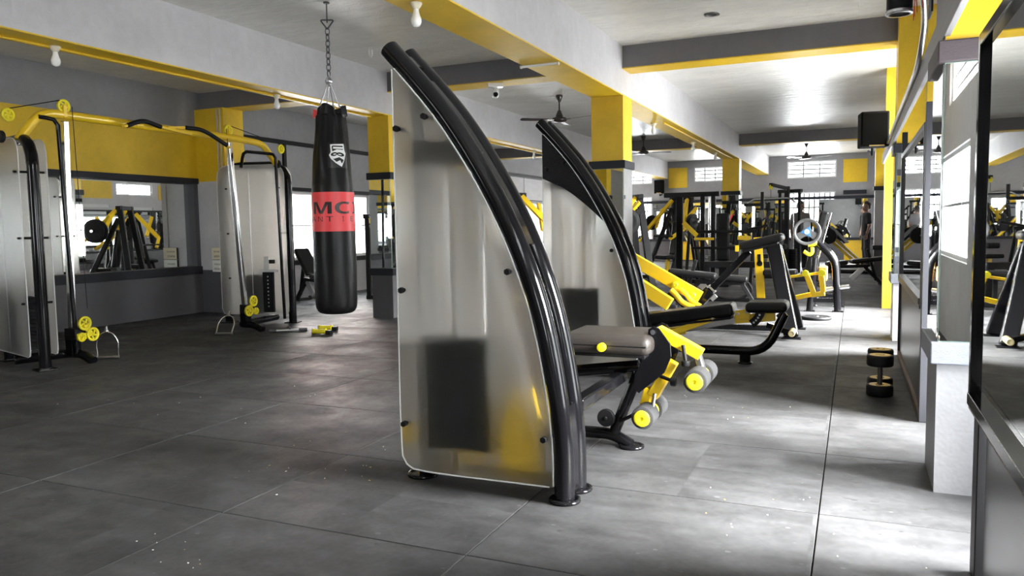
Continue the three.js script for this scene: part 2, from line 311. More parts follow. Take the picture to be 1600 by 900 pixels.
// ---- far wall
{
  const w = struct('wall_far', 'grey far wall with yellow squares and high barred windows', 'wall');
  const holes = [[-2.02, -0.55, 2.66, 3.21], [-5.0, -3.95, 2.66, 3.16], [-7.45, -6.44, 2.66, 3.16], [-1.97, -0.57, 0.74, 2.21], [-7.45, -6.45, 0.74, 2.21]];
  wallGrid(w, 'z', ZF - 0.2, ZF, XL - 0.2, XR + 0.2, [['lower_wall', 0, 0.70, M.lowGrey], ['upper_wall', 0.70, YC, M.midGrey]], holes);
  for (const [x0, x1, y0, y1] of [[-0.35, 0.34, 2.48, 3.20], [-5.87, -5.23, 2.49, 3.17]]) part('yellow_square', wall(x0, x1, y0, y1, ZF, ZF + 0.012), M.yellow, w);
  for (const [x0, x1] of [[-0.29, 0.38], [-5.45, -4.75]]) part('yellow_plinth_panel', wall(x0, x1, 0.03, 0.66, ZF, ZF + 0.015), M.yellow, w);
  part('dark_trim', [rspan(XL, XR, 1.97, 2.06, ZF + 0.06, ZF + 0.12, 0.006), rspan(-0.34, 0.33, 2.11, 2.23, ZF, ZF + 0.03, 0.004), rspan(XL, XR, 0.67, 0.75, ZF, ZF + 0.1, 0.006)], M.band, w);
  makeWindow('z', ZF, -2.02, -0.55, 2.66, 3.21, 1, [3, 4], 2.5, 'high barred window of the far wall, widest one nearest the right');
  makeWindow('z', ZF, -5.0, -3.95, 2.66, 3.16, 1, [3, 4], 2.5, 'high barred window of the far wall left of the far column');
  makeWindow('z', ZF, -7.45, -6.44, 2.66, 3.16, 1, [3, 4], 2.5, 'high barred window of the far wall farthest to the left');
  makeWindow('z', ZF, -1.97, -0.57, 0.74, 2.21, 1, [9, 3], 2.5, 'tall glaring window with upright bars behind the far silhouette');
  makeWindow('z', ZF, -7.45, -6.45, 0.74, 2.21, 1, [6, 3], 2.5, 'low far window whose top strip shows above the mirrors');
}
// ---- right wall (behind the columns and the framed mirrors)
{
  const w = struct('wall_right', 'grey outer wall behind the right-hand columns', 'wall');
  const low = [[-3.80, -1.3, 0.30, 2.02], [-0.15, 2.6, 0.86, 1.95], [-8.75, -4.60, 0.30, 2.02], [-12.15, -9.55, 0.30, 2.02], [-25.2, -24.0, 0.30, 1.70]];
  const high = [[-17.42, -16.15, 2.36, 2.73], [-19.3, -18.5, 2.38, 2.73], [-15.9, -14.0, 2.0, 2.09], [-17.42, -16.15, 1.93, 2.02], [-1.6, 1.6, 2.45, 3.05], [-12.1, -9.7, 2.45, 3.05]];
  wallGrid(w, 'x', XR, XR + 0.2, ZF, ZB, [['outer_wall', 0, YC, M.lightGrey]], [...low, ...high]);
  for (const [z0, z1, y0, y1] of [[-16.0, -15.05, 2.26, 2.75], [-18.25, -17.64, 2.26, 2.70]]) part('yellow_square', wall(XR - 0.012, XR, y0, y1, z0, z1), M.yellow, w);
  const where = ['beside the nearest column', 'nearest the camera', 'behind the framed mirror panel', 'before the yellow pilaster', 'farthest, past the grey column'];
  low.forEach(([a, b, c, d], k) => makeWindow('x', XR, a, b, c, d, -1, [Math.round((b - a) / 0.9), 2], [0.9, 1.0, 0.1, 0.9, 1.0][k], `tall window of the right wall ${where[k]}`));
  high.forEach(([a, b, c, d], k) => makeWindow('x', XR, a, b, c, d, -1, d - c > 0.3 ? [3, 4] : [1, 1], k < 4 ? 0.8 : 1.0, `high window of the right wall, ${['small barred one past the pilaster', 'farthest barred one', 'thin strip past the pilaster', 'thin strip under the barred one', 'one nearest the camera', 'one before the yellow pilaster'][k]}`));
  // grey lintel band that runs over the mirrors
  const t = struct('trim_1', 'grey lintel band running above the right-hand mirrors', 'trim');
  part('lintel', rspan(0.345, 0.372, 2.055, 2.19, -12.26, -1.6, 0.004), M.midGrey, t);
}
// ---- back wall (behind the camera)
{
  const w = struct('wall_back', 'grey wall behind the camera with one window', 'wall');
  const holes = [[-9.2, -7.1, 0.9, 2.6]];
  wallGrid(w, 'z', ZB, ZB + 0.2, XL - 0.2, XR + 0.2, [['back_wall', 0, YC, M.midGrey]], holes);
  holes.forEach(([a, b, c, d], k) => makeWindow('z', ZB, a, b, c, d, -1, [3, 2], 0.7, 'window of the wall behind the camera'));
}

// ---------------------------------------------------------------- mirrors
function wallMirror(label, axis, c, a0, a1, y0, y1, inward, frame, fw, panes = 1, backing = 0.02) {
  const t = thing('wall_mirror', label, 'mirror');
  const box = (p, q, r, s, t0, t1, rr = 0) => { const lo = Math.min(c + t0 * inward, c + t1 * inward), hi = Math.max(c + t0 * inward, c + t1 * inward); const a = axis === 'x' ? [lo, hi, r, s, p, q] : [p, q, r, s, lo, hi]; return rr ? rspan(...a, rr) : span(...a); };
  part('backing', box(a0 + 0.002, a1 - 0.002, y0 + 0.002, y1 - 0.002, -backing, -0.006), M.blackMatt, t);
  for (let k = 0; k < panes; k++) { const p = a0 + (a1 - a0) * k / panes, q = a0 + (a1 - a0) * (k + 1) / panes; part('mirror_pane', box(p + 0.0015, q - 0.0015, y0, y1, -0.006, 0), M.mirror, t); }
  if (frame) {
    part('frame', box(a0 - fw, a0, y0 - fw, y1 + fw, -backing, 0.018, 0.004), frame, t); part('frame', box(a1, a1 + fw, y0 - fw, y1 + fw, -backing, 0.018, 0.004), frame, t);
    part('frame', box(a0, a1, y1, y1 + fw, -backing, 0.018, 0.004), frame, t); part('frame', box(a0, a1, y0 - fw, y0, -backing, 0.026, 0.004), frame, t);
  }
  return t;
}
wallMirror('long frameless mirror on the left wall under the yellow band', 'x', XL - 0.105, -8.995, -1.2, 0.722, 1.988, 1, null, 0, 3, 0.012);
wallMirror('wide mirror strip on the far wall behind the machines', 'z', ZF + 0.05, -6.40, -2.02, 0.75, 1.96, 1, null, 0, 5, 0.04);
wallMirror('mirror on the far wall beside the barred window', 'z', ZF + 0.05, -1.04, 0.36, 0.75, 1.96, 1, null, 0, 1, 0.04);
{ // near framed mirror at the right edge
  const m = wallMirror('large black-framed mirror at the right edge of the picture', 'x', 0.392, -3.05, -0.5, 0.655, 1.83, -1, M.black, 0.042, 1, 0.035);
  const p = thing('mirror_base', 'dark glossy base panel under the near framed mirror', 'panel');
  part('front_panel', rspan(0.415, 0.44, 0.0, 0.605, -2.95, -0.5, 0.004), M.darkPanel, p);
  part('end_post', rspan(0.395, 0.44, 0.0, 0.605, -3.09, -2.99, 0.004), M.blackMatt, p);
  part('ledge', rspan(0.376, 0.44, 0.590, 0.612, -3.09, -0.5, 0.004), M.wood, p);
}
{ // second framed mirror standing on a dark panel
  wallMirror('grey-framed mirror beyond the nearest column, standing on a dark panel', 'x', 0.398, -7.90, -5.44, 0.765, 1.81, -1, M.frameGrey, 0.04, 1, 0.03);
  const p = thing('mirror_base', 'dark panel with ledge and grey end post under the second framed mirror', 'panel');
  part('front_panel', rspan(0.405, 0.43, 0.05, 0.70, -7.94, -5.40, 0.004), M.darkPanel, p);
  part('ledge', rspan(0.375, 0.43, 0.70, 0.725, -7.94, -5.40, 0.004), M.frameGrey, p);
  part('skirting', rspan(0.385, 0.43, 0, 0.05, -7.94, -5.40, 0.004), M.wood, p);
  part('far_post', rspan(0.385, 0.43, 0, 2.05, -7.99, -7.945, 0.004), M.blackMatt, p);
  part('end_post', rspan(0.384, 0.43, 0, 1.96, -5.395, -5.33, 0.004), M.frameGrey, p);
  part('yellow_post_top', rspan(0.384, 0.44, 1.96, 2.5, -5.395, -5.33, 0.004), M.yellow, p);
}
wallMirror('mirror on the right past the yellow pilaster', 'x', 0.87, -19.3, -12.7, 0.75, 1.88, -1, M.band, 0.05, 3, 0.025);
{ const p = thing('mirror_base', 'dark base panel under the mirror past the yellow pilaster', 'panel'); part('front_panel', rspan(0.86, 0.895, 0, 0.69, -19.3, -12.6, 0.004), M.darkPanel, p); }
// outdoors behind the left window: pale street wall and red awning
{
  const b = thing('street_building', 'pale building front with a red awning seen through the left window', 'building');
  part('front', wall(-16.2, -16, -0.5, 6, -26, -4), M.outside, b);
  part('awning', rspan(-16, -14.9, 2.35, 2.9, -20.5, -15.5, 0.03), M.red, b);
  part('pavement', wall(-16, -9.6, -0.6, -0.5, -26, -4), M.outside, b);
}
// ================================================================ curved-shield selectorized machines
const RAIL = [[-2.055, 2.110], [-1.90, 1.945], [-1.733, 1.745], [-1.541, 1.450], [-1.395, 1.160], [-1.285, 0.845], [-1.215, 0.485], [-1.190, 0.253], [-1.187, 0.012]];
const railAt = new THREE.CatmullRomCurve3(RAIL.map(([x, y]) => new THREE.Vector3(x, y, 0)));
function floorFlange(x, z, r = 0.072) { return shift(lathe([[0, 0], [r, 0], [r + 0.003, 0.006], [r, 0.016], [r - 0.012, 0.018], [r - 0.016, 0.010], [0.03, 0.012], [0, 0.012]], 32), x, 0, z); }
function shieldTower(t, dx, dz, { corner }) {
  // two oval rails
  for (const z of [-3.235, -3.405]) {
    const c = new THREE.CatmullRomCurve3(RAIL.map(([x, y]) => new THREE.Vector3(x, y, 0)));
    const g = capped(c, 80, 0.046, 20); g.scale(1, 1, 1.15); g.translate(dx, 0, dz + z); part('curved_rail', g, M.black, t);
    part('foot_flange', floorFlange(dx - 1.187, dz + z), M.black, t);
  }
  // web plates between the rails, with long slots left open
  for (const [a, b] of [[0.035, 0.075], [0.13, 0.50], [0.78, 0.99]]) {
    const P = [], N = 22; for (let i = 0; i <= N; i++) { const q = railAt.getPoint(a + (b - a) * i / N), n = railAt.getTangent(a + (b - a) * i / N); P.push([q, new THREE.Vector3(-n.y, n.x, 0)]); }
    const s = new THREE.Shape(); P.forEach(([q, n], i) => { const x = q.x + n.x * 0.028, y = q.y + n.y * 0.028; i ? s.lineTo(x, y) : s.moveTo(x, y); }); [...P].reverse().forEach(([q, n]) => s.lineTo(q.x + n.x * 0.012, q.y + n.y * 0.012));
    part('web_plate', shift(slabXY(s, -3.40, -3.24, 0.001), dx, 0, dz), M.black, t);
  }
  // rear post, top plate and floor rail
  part('rear_post', rod([dx - 1.965, 0.01, dz - 3.33], [dx - 1.965, 1.98, dz - 3.33], 0.036), M.black, t);
  part('foot_flange', floorFlange(dx - 1.985, dz - 3.33, 0.078), M.black, t);
  part('top_plate', rspan(dx - 1.96, dx - 1.70, 1.55, 1.66, dz - 3.40, dz - 3.25, 0.01), M.blackMatt, t);
  part('floor_rail', rspan(dx - 1.97, dx - 1.20, 0.03, 0.09, dz - 3.36, dz - 3.29, 0.01), M.blackMatt, t);
  // guide rods and weight stack
  for (const x of [-1.80, -1.61]) part('guide_rod', rod([dx + x, 0.1, dz - 3.295], [dx + x, 1.6, dz - 3.295], 0.013), M.chrome, t);
  for (let k = 0; k < 15; k++) part('weight_block', rspan(dx - 1.875, dx - 1.535, 0.19 + k * 0.037, 0.224 + k * 0.037, dz - 3.37, dz - 3.218, 0.004), M.blackMatt, t);
  part('cable', rod([dx - 1.705, 0.72, dz - 3.33], [dx - 1.705, 1.58, dz - 3.33], 0.004), M.blackMatt, t);
  part('top_pulley', shift(turnZ(disc(0.06, 0.025)), dx - 1.705, 1.57, dz - 3.33), M.yel, t);
  // frosted shield with a bright edge
  const s = new THREE.Shape(), off = 0.038; const E = [];
  for (let i = 5; i <= 96; i++) { const u = i / 100, q = railAt.getPoint(u), n = railAt.getTangent(u); E.push([q.x + n.y * off, q.y - n.x * off]); }
  const L = E.filter(([x, y]) => x > -2.018 && y > 0.072);
  s.moveTo(-2.02, L[0][1]); L.forEach(([x, y]) => s.lineTo(x, y)); s.lineTo(L[L.length - 1][0], 0.072); s.lineTo(-1.94, 0.072); s.quadraticCurveTo(-2.02, 0.072, -2.02, 0.16); s.closePath();
  const panel = slabXY(s, -3.196, -3.190, 0.001); panel.translate(dx, 0, dz); const pm = part('frosted_shield', panel, M.frosted, t);
  const fg = plain(new THREE.ShapeGeometry(s, 10)); fg.translate(dx, 0, dz - 3.199); part('frosted_film', fg, M.film, pm);
  const outline = [...L.filter((_, i) => i % 3 === 0).map(([x, y]) => [x, y]), [L[L.length - 1][0], 0.078]].map(([x, y]) => new THREE.Vector3(x + dx, y, dz - 3.193));
  const low = [[-1.245, 0.072], [-1.90, 0.072], [-1.975, 0.082], [-2.012, 0.12], [-2.02, 0.20], [-2.02, 1.0], [-2.02, L[0][1]]].map(([x, y]) => new THREE.Vector3(x + dx, y, dz - 3.193));
  part('bright_edge', [sweep(outline, 0.0045, 6, 60), sweep(low, 0.0045, 6, 60)], M.acrylicEdge, pm);
  for (const [x, y] of [[-1.991, 1.722], [-1.986, 0.955], [-1.992, 0.302], [-1.839, 1.769], [-1.426, 1.049], [-1.262, 0.294]]) part('spacer_bolt', [rod([dx + x, y, dz - 3.25], [dx + x, y, dz - 3.165], 0.009), shift(turnZ(plain(new THREE.CylinderGeometry(0.015, 0.015, 0.022, 6))), dx + x, y, dz - 3.172)], M.blackMatt, t);
  if (corner) {
    const k = new THREE.Shape(); const up = L.filter(([, y]) => y > 1.27); k.moveTo(-2.018, L[0][1]); up.forEach(([x, y]) => k.lineTo(x, y));
    k.quadraticCurveTo(-1.72, 1.50, -1.86, 1.575); k.lineTo(-2.018, 1.645); k.closePath();
    part('gloss_corner', shift(slabXY(k, -3.188, -3.183, 0.001), dx, 0, dz), M.glossBlack, t);
  }
}
function rollerPad(t, x, y, z0, z1, r = 0.062) {
  const p = part('foam_roller', shift(turnZ(lathe([[0.012, -(z0 - z1) / 2], [r * 0.93, -(z0 - z1) / 2], [r, -(z0 - z1) / 2 + 0.012], [r, (z0 - z1) / 2 - 0.012], [r * 0.93, (z0 - z1) / 2], [0.012, (z0 - z1) / 2]], 36)), x, y, (z0 + z1) / 2), M.foam, t);
  part('end_cap', shift(turnZ(lathe([[0, -0.006], [r * 0.68, -0.006], [r * 0.72, 0], [r * 0.66, 0.010], [0.014, 0.013], [0.012, 0.004], [0, 0.004]], 32)), x, y, z0 + 0.004), M.yelPlastic, p);
  return p;
}
{
  const t = thing('leg_extension_machine', 'nearest machine: tall curved frosted shield, grey-brown seat, yellow-capped foam rollers', 'gym machine');
  shieldTower(t, 0, 0, { corner: false });
  // yellow cable wheel and cam seen through the shield
  part('cable_wheel', shift(turnZ(disc(0.055, 0.03)), -2.015, 0.235, -3.27), M.yel, t);
  part('counter_cam', slabXY([[-1.52, 0.11], [-1.30, 0.10], [-1.31, 0.30], [-1.36, 0.50], [-1.46, 0.48], [-1.51, 0.32]], -3.31, -3.26, 0.006), M.yel, t);
  part('cable_bracket', rspan(-1.76, -1.62, 0.10, 0.175, -3.36, -3.28, 0.006), M.yel, t);
  // seat
  const seat = new RoundedBoxGeometry(0.52, 0.10, 0.44, 5, 0.045); seat.translate(-1.24, 0.598, -4.21);
  const sp = seat.attributes.position; for (let i = 0; i < sp.count; i++) { const x = sp.getX(i), y = sp.getY(i); if (y > 0.6) sp.setY(i, y + 0.022 * Math.sin(Math.PI * Math.min(1, Math.max(0, (x + 1.52) / 0.5))) + (x > -1.06 ? 0.01 : 0)); } seat.computeVertexNormals();
  part('seat', plain(toCreasedNormals(seat, 0.9)), M.seatLeather, t);
  part('seat_board', rspan(-1.48, -1.01, 0.538, 0.556, -4.41, -4.01, 0.004), M.blackMatt, t);
  part('seat_piping', pipe([[-1.5, 0.602, -3.992], [-1.0, 0.602, -3.992]], 0.004), M.blackMatt, t);
  part('seat_knob', shift(turnZ(lathe([[0, -0.02], [0.022, -0.02], [0.024, -0.012], [0.024, 0.012], [0.020, 0.018], [0, 0.018]], 24)), -1.235, 0.596, -3.965), M.yelPlastic, t);
  // frame under the seat
  part('seat_rail', rod([-1.56, 0.40, -4.2], [-1.09, 0.462, -4.2], 0.035), M.black, t);
  part('front_post', rod([-1.08, 0.462, -4.2], [-1.235, 0.075, -4.2], 0.032), M.black, t);
  part('base_rail', pipe([[-1.95, 0.055, -4.2], [-1.245, 0.062, -4.2], [-1.135, 0.01, -4.19]], 0.034, 0.05), M.black, t);
  part('cross_rail', rspan(-1.98, -1.91, 0.03, 0.10, -4.2, -3.36, 0.01), M.black, t);
  part('cross_rail', rspan(-1.23, -1.16, 0.37, 0.43, -4.2, -3.43, 0.01), M.black, t);
  part('foot_flange', floorFlange(-1.130, -4.18, 0.07), M.black, t);
  part('pulley_guard', [shift(turnZ(disc(0.05, 0.03)), -1.268, 0.165, -4.15), shift(turnZ(disc(0.012, 0.045)), -1.268, 0.165, -4.15)], M.blackMatt, t);
  // pivot plates, arms and rollers
  const cam = [[-1.014, 0.684], [-0.985, 0.702], [-0.955, 0.690], [-0.894, 0.61], [-0.889, 0.54], [-0.926, 0.451], [-1.067, 0.329], [-1.098, 0.350], [-1.091, 0.43], [-1.044, 0.524], [-1.02, 0.602]];
  part('cam_plate', slabXY(cam, -4.115, -4.105, 0.002), M.black, t); part('cam_plate', slabXY(cam, -4.30, -4.29, 0.002), M.black, t);
  for (const [x, y] of [[-0.985, 0.672], [-1.035, 0.535]]) part('pivot_bolt', rod([x, y, -4.31], [x, y, -4.085], 0.014), M.chrome, t);
  part('upper_arm', bar([-0.985, 0.668, -4.2], [-0.745, 0.545, -4.2], 0.062, 0.075, 0.006), M.yel, t);
  part('roller_bracket', bar([-0.765, 0.548, -4.2], [-0.735, 0.44, -4.2], 0.035, 0.06, 0.01), M.steel, t);
  part('adjusting_knob', [rod([-0.835, 0.60, -4.15], [-0.815, 0.50, -4.13], 0.010), shift(disc(0.024, 0.03, 10), -0.818, 0.505, -4.13)], M.blackMatt, t);
  part('lower_arm', bar([-0.90, 0.50, -4.2], [-1.01, 0.30, -4.2], 0.062, 0.075, 0.006), M.yel, t);
  part('lower_arm_sleeve', bar([-1.03, 0.345, -4.2], [-1.062, 0.225, -4.2], 0.05, 0.06, 0.005), M.yel, t);
  part('lower_rod', rod([-0.985, 0.33, -4.13], [-1.0, 0.22, -4.13], 0.010), M.chrome, t);
  part('adjusting_knob', [rod([-0.96, 0.42, -4.16], [-0.88, 0.405, -4.12], 0.010), shift(turnX(disc(0.026, 0.03, 10)), -0.880, 0.404, -4.12)], M.blackMatt, t);
  part('stop_rod', rod([-1.19, 0.15, -4.15], [-1.10, 0.20, -4.15], 0.010), M.blackMatt, t);
  rollerPad(t, -0.749, 0.429, -4.02, -4.17); rollerPad(t, -0.749, 0.429, -4.235, -4.39);
  rollerPad(t, -1.029, 0.211, -4.02, -4.17); rollerPad(t, -1.029, 0.211, -4.235, -4.39);
  part('roller_axle', [rod([-0.749, 0.429, -4.40], [-0.749, 0.429, -4.015], 0.012), rod([-1.029, 0.211, -4.40], [-1.029, 0.211, -4.015], 0.012)], M.steel, t);
}
{
  const t = thing('lying_bench_machine', 'second curved-shield machine with glossy black corner and long black bench', 'gym machine');
  const dx = -0.357, dz = -2.84; shieldTower(t, dx, dz, { corner: true });
  part('yellow_stop', rspan(-1.585, -1.545, 0.37, 0.43, -6.02, -5.97, 0.006), M.yel, t);
  // long bench pad sloping up to the right, seat pad, adjusting quadrant
  part('bench_pad', bar([-1.80, 0.362, -7.1], [-0.965, 0.492, -7.1], 0.115, 0.30, 0.035), M.leather, t);
  part('pad_board', bar([-1.80, 0.292, -7.1], [-0.98, 0.42, -7.1], 0.02, 0.28, 0.004), M.blackMatt, t);
  part('seat_pad', bar([-0.862, 0.515, -7.1], [-0.512, 0.525, -7.1], 0.095, 0.34, 0.04), M.leather, t);
  part('bench_spine', bar([-1.60, 0.25, -7.1], [-0.92, 0.395, -7.1], 0.055, 0.06, 0.006), M.steel, t);
  part('sleeve', bar([-0.965, 0.395, -7.1], [-0.62, 0.432, -7.1], 0.075, 0.085, 0.006), M.yel, t);
  part('hinge_plate', slabXY([[-0.955, 0.40], [-0.83, 0.41], [-0.83, 0.50], [-0.955, 0.475]], -7.05, -7.04, 0.002), M.yel, t);
  part('hinge_bolt', [rod([-0.93, 0.45, -7.06], [-0.93, 0.45, -7.025], 0.011), rod([-0.86, 0.465, -7.06], [-0.86, 0.465, -7.025], 0.011)], M.steel, t);
  part('side_link', bar([-1.60, 0.228, -6.98], [-1.12, 0.418, -6.98], 0.055, 0.016, 0.004), M.yel, t);
  part('link_bolt', rod([-1.14, 0.41, -6.99], [-1.14, 0.41, -6.96], 0.013), M.steel, t);
  part('rear_sleeve', bar([-1.75, 0.215, -7.1], [-1.40, 0.285, -7.1], 0.075, 0.08, 0.006), M.yel, t);
  const q = new THREE.Shape(); q.absarc(-0.92, 0.52, 0.225, -0.08, -0.98, true); q.absarc(-0.92, 0.52, 0.15, -0.98, -0.08, false);
  const qp = part('adjusting_quadrant', slabXY(q, -7.045, -7.03, 0.002), M.black, t);
  for (let k = 0; k < 5; k++) { const a = -0.25 - k * 0.15; part('pin_hole', rod([-0.92 + 0.188 * Math.cos(a), 0.52 + 0.188 * Math.sin(a), -7.032], [-0.92 + 0.188 * Math.cos(a), 0.52 + 0.188 * Math.sin(a), -7.027], 0.009), M.steel, qp); }
  part('seat_strut', bar([-0.60, 0.42, -7.1], [-0.54, 0.47, -7.1], 0.05, 0.06, 0.006), M.black, t);
  part('base_tube', pipe([[-2.2, 0.112, -7.1], [-0.70, 0.112, -7.1], [-0.545, 0.455, -7.1]], 0.04, 0.16, 18), M.black, t);
  part('foot', [rod([-0.876, 0.012, -7.1], [-0.876, 0.09, -7.1], 0.048), floorFlange(-0.876, -7.1, 0.062)], M.black, t);
  part('cross_rail', rspan(-2.33, -2.25, 0.06, 0.14, -7.1, -6.2, 0.01), M.black, t);
}

// ================================================================ chest-supported row machine with long yellow arms
{
  const t = thing('lever_row_machine', 'chest-pad row machine with two long yellow arms and black A-frame', 'gym machine');
  part('chest_pad', bar([-1.20, 0.985, -9.2], [-0.72, 1.095, -9.2], 0.095, 0.30, 0.045), M.leather, t);
  part('pad_board', bar([-1.16, 0.93, -9.2], [-0.78, 1.02, -9.2], 0.03, 0.22, 0.006), M.blackMatt, t);
  part('pad_stop', rspan(-1.235, -1.195, 0.93, 1.0, -9.08, -9.05, 0.004), M.yel, t);
  part('spine', bar([-1.10, 0.93, -9.2], [-1.715, 0.275, -9.2], 0.075, 0.08, 0.008), M.black, t);
  part('spine_sleeve', bar([-1.53, 0.475, -9.2], [-1.72, 0.27, -9.2], 0.125, 0.115, 0.008), M.black, t);
  part('spine_cap', bar([-1.505, 0.50, -9.2], [-1.52, 0.484, -9.2], 0.11, 0.10, 0.005), M.steel, t);
  for (const [z, f] of [[-8.78, 1], [-9.62, -1]]) {
    part('a_leg', bar([-0.83, 1.0, -9.2 + f * 0.06], [-0.60, 0.015, z], 0.155, 0.075, 0.02), M.black, t);
    part('foot_plate', rspan(-0.70, -0.50, 0, 0.012, z - 0.07, z + 0.07, 0.003), M.black, t);
  }
  part('leg_tie', rspan(-0.75, -0.69, 0.30, 0.36, -9.5, -8.9, 0.008), M.black, t);
  part('horn_arm', bar([-0.86, 0.115, -8.95], [-0.60, 0.075, -8.72], 0.06, 0.06, 0.006), M.black, t);
  part('plate_horn', [rod([-0.585, 0.085, -8.86], [-0.585, 0.085, -8.55], 0.034, 0.034, 24), shift(turnZ(lathe([[0.024, -0.002], [0.034, -0.002], [0.034, 0.004], [0.024, 0.004]], 24)), -0.585, 0.085, -8.549)], M.brass, t);
  part('floor_rail', bar([-0.62, 0.05, -9.2], [-2.5, 0.05, -9.2], 0.06, 0.06, 0.008), M.black, t);
  part('rear_cross_rail', rspan(-2.55, -2.46, 0.01, 0.09, -9.08, -8.4, 0.01), M.black, t);
  part('pivot_post', bar([-2.42, 0.08, -8.8], [-2.45, 0.98, -8.8], 0.09, 0.09, 0.01), M.black, t);
  const armA = part('long_arm', bar([-2.46, 0.875, -9.0], [-1.615, 0.405, -9.0], 0.145, 0.075, 0.008), M.yel, t);
  for (const [x, y] of [[-1.895, 0.545], [-1.695, 0.43]]) part('collar_bolt', [shift(turnZ(lathe([[0.02, -0.02], [0.04, -0.02], [0.04, 0.02], [0.02, 0.02]], 24)), x, y, -8.955), rod([x, y, -8.99], [x, y, -8.93], 0.012)], M.yelPlastic, armA);
  part('long_arm', bar([-2.36, 0.655, -8.6], [-1.875, 0.355, -8.6], 0.145, 0.085, 0.008), M.yel, t);
  part('hand_grip', [sweep([[-1.92, 0.50, -8.85], [-1.86, 0.44, -8.85], [-1.79, 0.36, -8.85], [-1.66, 0.295, -8.86]], 0.032), sweep([[-1.83, 0.505, -8.93], [-1.77, 0.45, -8.93], [-1.69, 0.36, -8.93], [-1.60, 0.31, -8.93]], 0.028)], M.yel, t);
  part('grip_plate', bar([-1.95, 0.47, -8.88], [-1.72, 0.27, -8.88], 0.06, 0.03, 0.005), M.black, t);
  // low lever with U bracket and chrome bar on the far side
  part('low_lever', bar([-0.86, 0.30, -9.72], [-0.40, 0.415, -9.72], 0.055, 0.055, 0.006), M.yel, t);
  const u = part('u_bracket', [bar([-0.515, 0.675, -9.62], [-0.42, 0.42, -9.62], 0.06, 0.06, 0.008), bar([-0.345, 0.68, -9.62], [-0.318, 0.44, -9.62], 0.06, 0.06, 0.008), bar([-0.445, 0.405, -9.62], [-0.30, 0.425, -9.62], 0.055, 0.06, 0.008), bar([-0.70, 0.61, -9.62], [-0.36, 0.66, -9.62], 0.03, 0.03, 0.006)], M.yel, t);
  part('bracket_knob', rod([-0.515, 0.66, -9.6], [-0.515, 0.66, -9.54], 0.035), M.yelPlastic, u); part('bracket_knob', rod([-0.335, 0.665, -9.6], [-0.335, 0.665, -9.54], 0.04), M.yelPlastic, u);
}

// ================================================================ plate-loaded machine behind it
function weightPlate(label, group, r, t, mat, at, dir, spokes, hub) {
  const p = thing('weight_plate', label, 'weight plate', at, 0, group);
  const orient = (g) => { if (dir === 'z') turnZ(g); else if (dir === 'x') turnX(g); return g; };
  if (spokes) {
    const ring = lathe([[r * 0.78, -t / 2], [r * 0.97, -t / 2], [r, -t / 3], [r, t / 3], [r * 0.97, t / 2], [r * 0.78, t / 2], [r * 0.76, 0], [r * 0.78, -t / 2]], 48);
    part('rim', orient(ring), mat, p);
    const s = new THREE.Shape(); for (let k = 0; k < 3; k++) { const a = R(90 + 120 * k), b = R(90 + 120 * k + 40), c = R(90 + 120 * k - 40); const w = 0.82 * r; const P = [[Math.cos(c) * w * 0.45, Math.sin(c) * w * 0.45], [Math.cos(a - 0.32) * w, Math.sin(a - 0.32) * w], [Math.cos(a + 0.32) * w, Math.sin(a + 0.32) * w], [Math.cos(b) * w * 0.45, Math.sin(b) * w * 0.45]]; P.forEach(([x, y], i) => (k || i ? s.lineTo(x, y) : s.moveTo(x, y))); }
    const web = slabXY(s, -t * 0.3, t * 0.3, 0.003); web.rotateX(-Math.PI / 2); part('spoke_web', orient(web), mat, p);
    if (hub) { const h = new THREE.Shape(); for (let k = 0; k < 3; k++) { const a = R(90 + 120 * k + 60 + 33); k ? h.lineTo(Math.cos(a) * r * 0.46, Math.sin(a) * r * 0.46) : h.moveTo(Math.cos(a) * r * 0.46, Math.sin(a) * r * 0.46); } const hg = slabXY(h, 0, t * 0.36, 0.002); hg.rotateX(-Math.PI / 2); part('blue_hub', orient(hg), M.blue, p); for (const q of [0.07, 0.16]) { const tg = plain(new THREE.TorusGeometry(r * q, r * 0.018, 8, 24)); tg.rotateX(-Math.PI / 2); tg.translate(0, t * 0.38, 0); part('hub_ring', orient(tg), M.white, p); } }
  } else {
    part('plate_body', orient(lathe([[0.025, -t / 2], [r * 0.94, -t / 2], [r, -t / 4], [r, t / 4], [r * 0.94, t / 2], [r * 0.8, t / 2], [r * 0.76, t / 3], [r * 0.38, t / 3], [r * 0.34, t / 2], [0.025, t / 2], [0.025, -t / 2]], 40)), mat, p);
    part('bore_ring', orient(lathe([[0.02, -t / 2 - 0.001], [0.032, -t / 2 - 0.001], [0.032, t / 2 + 0.002], [0.02, t / 2 + 0.002]], 24)), M.steel, p);
  }
  return p;
}
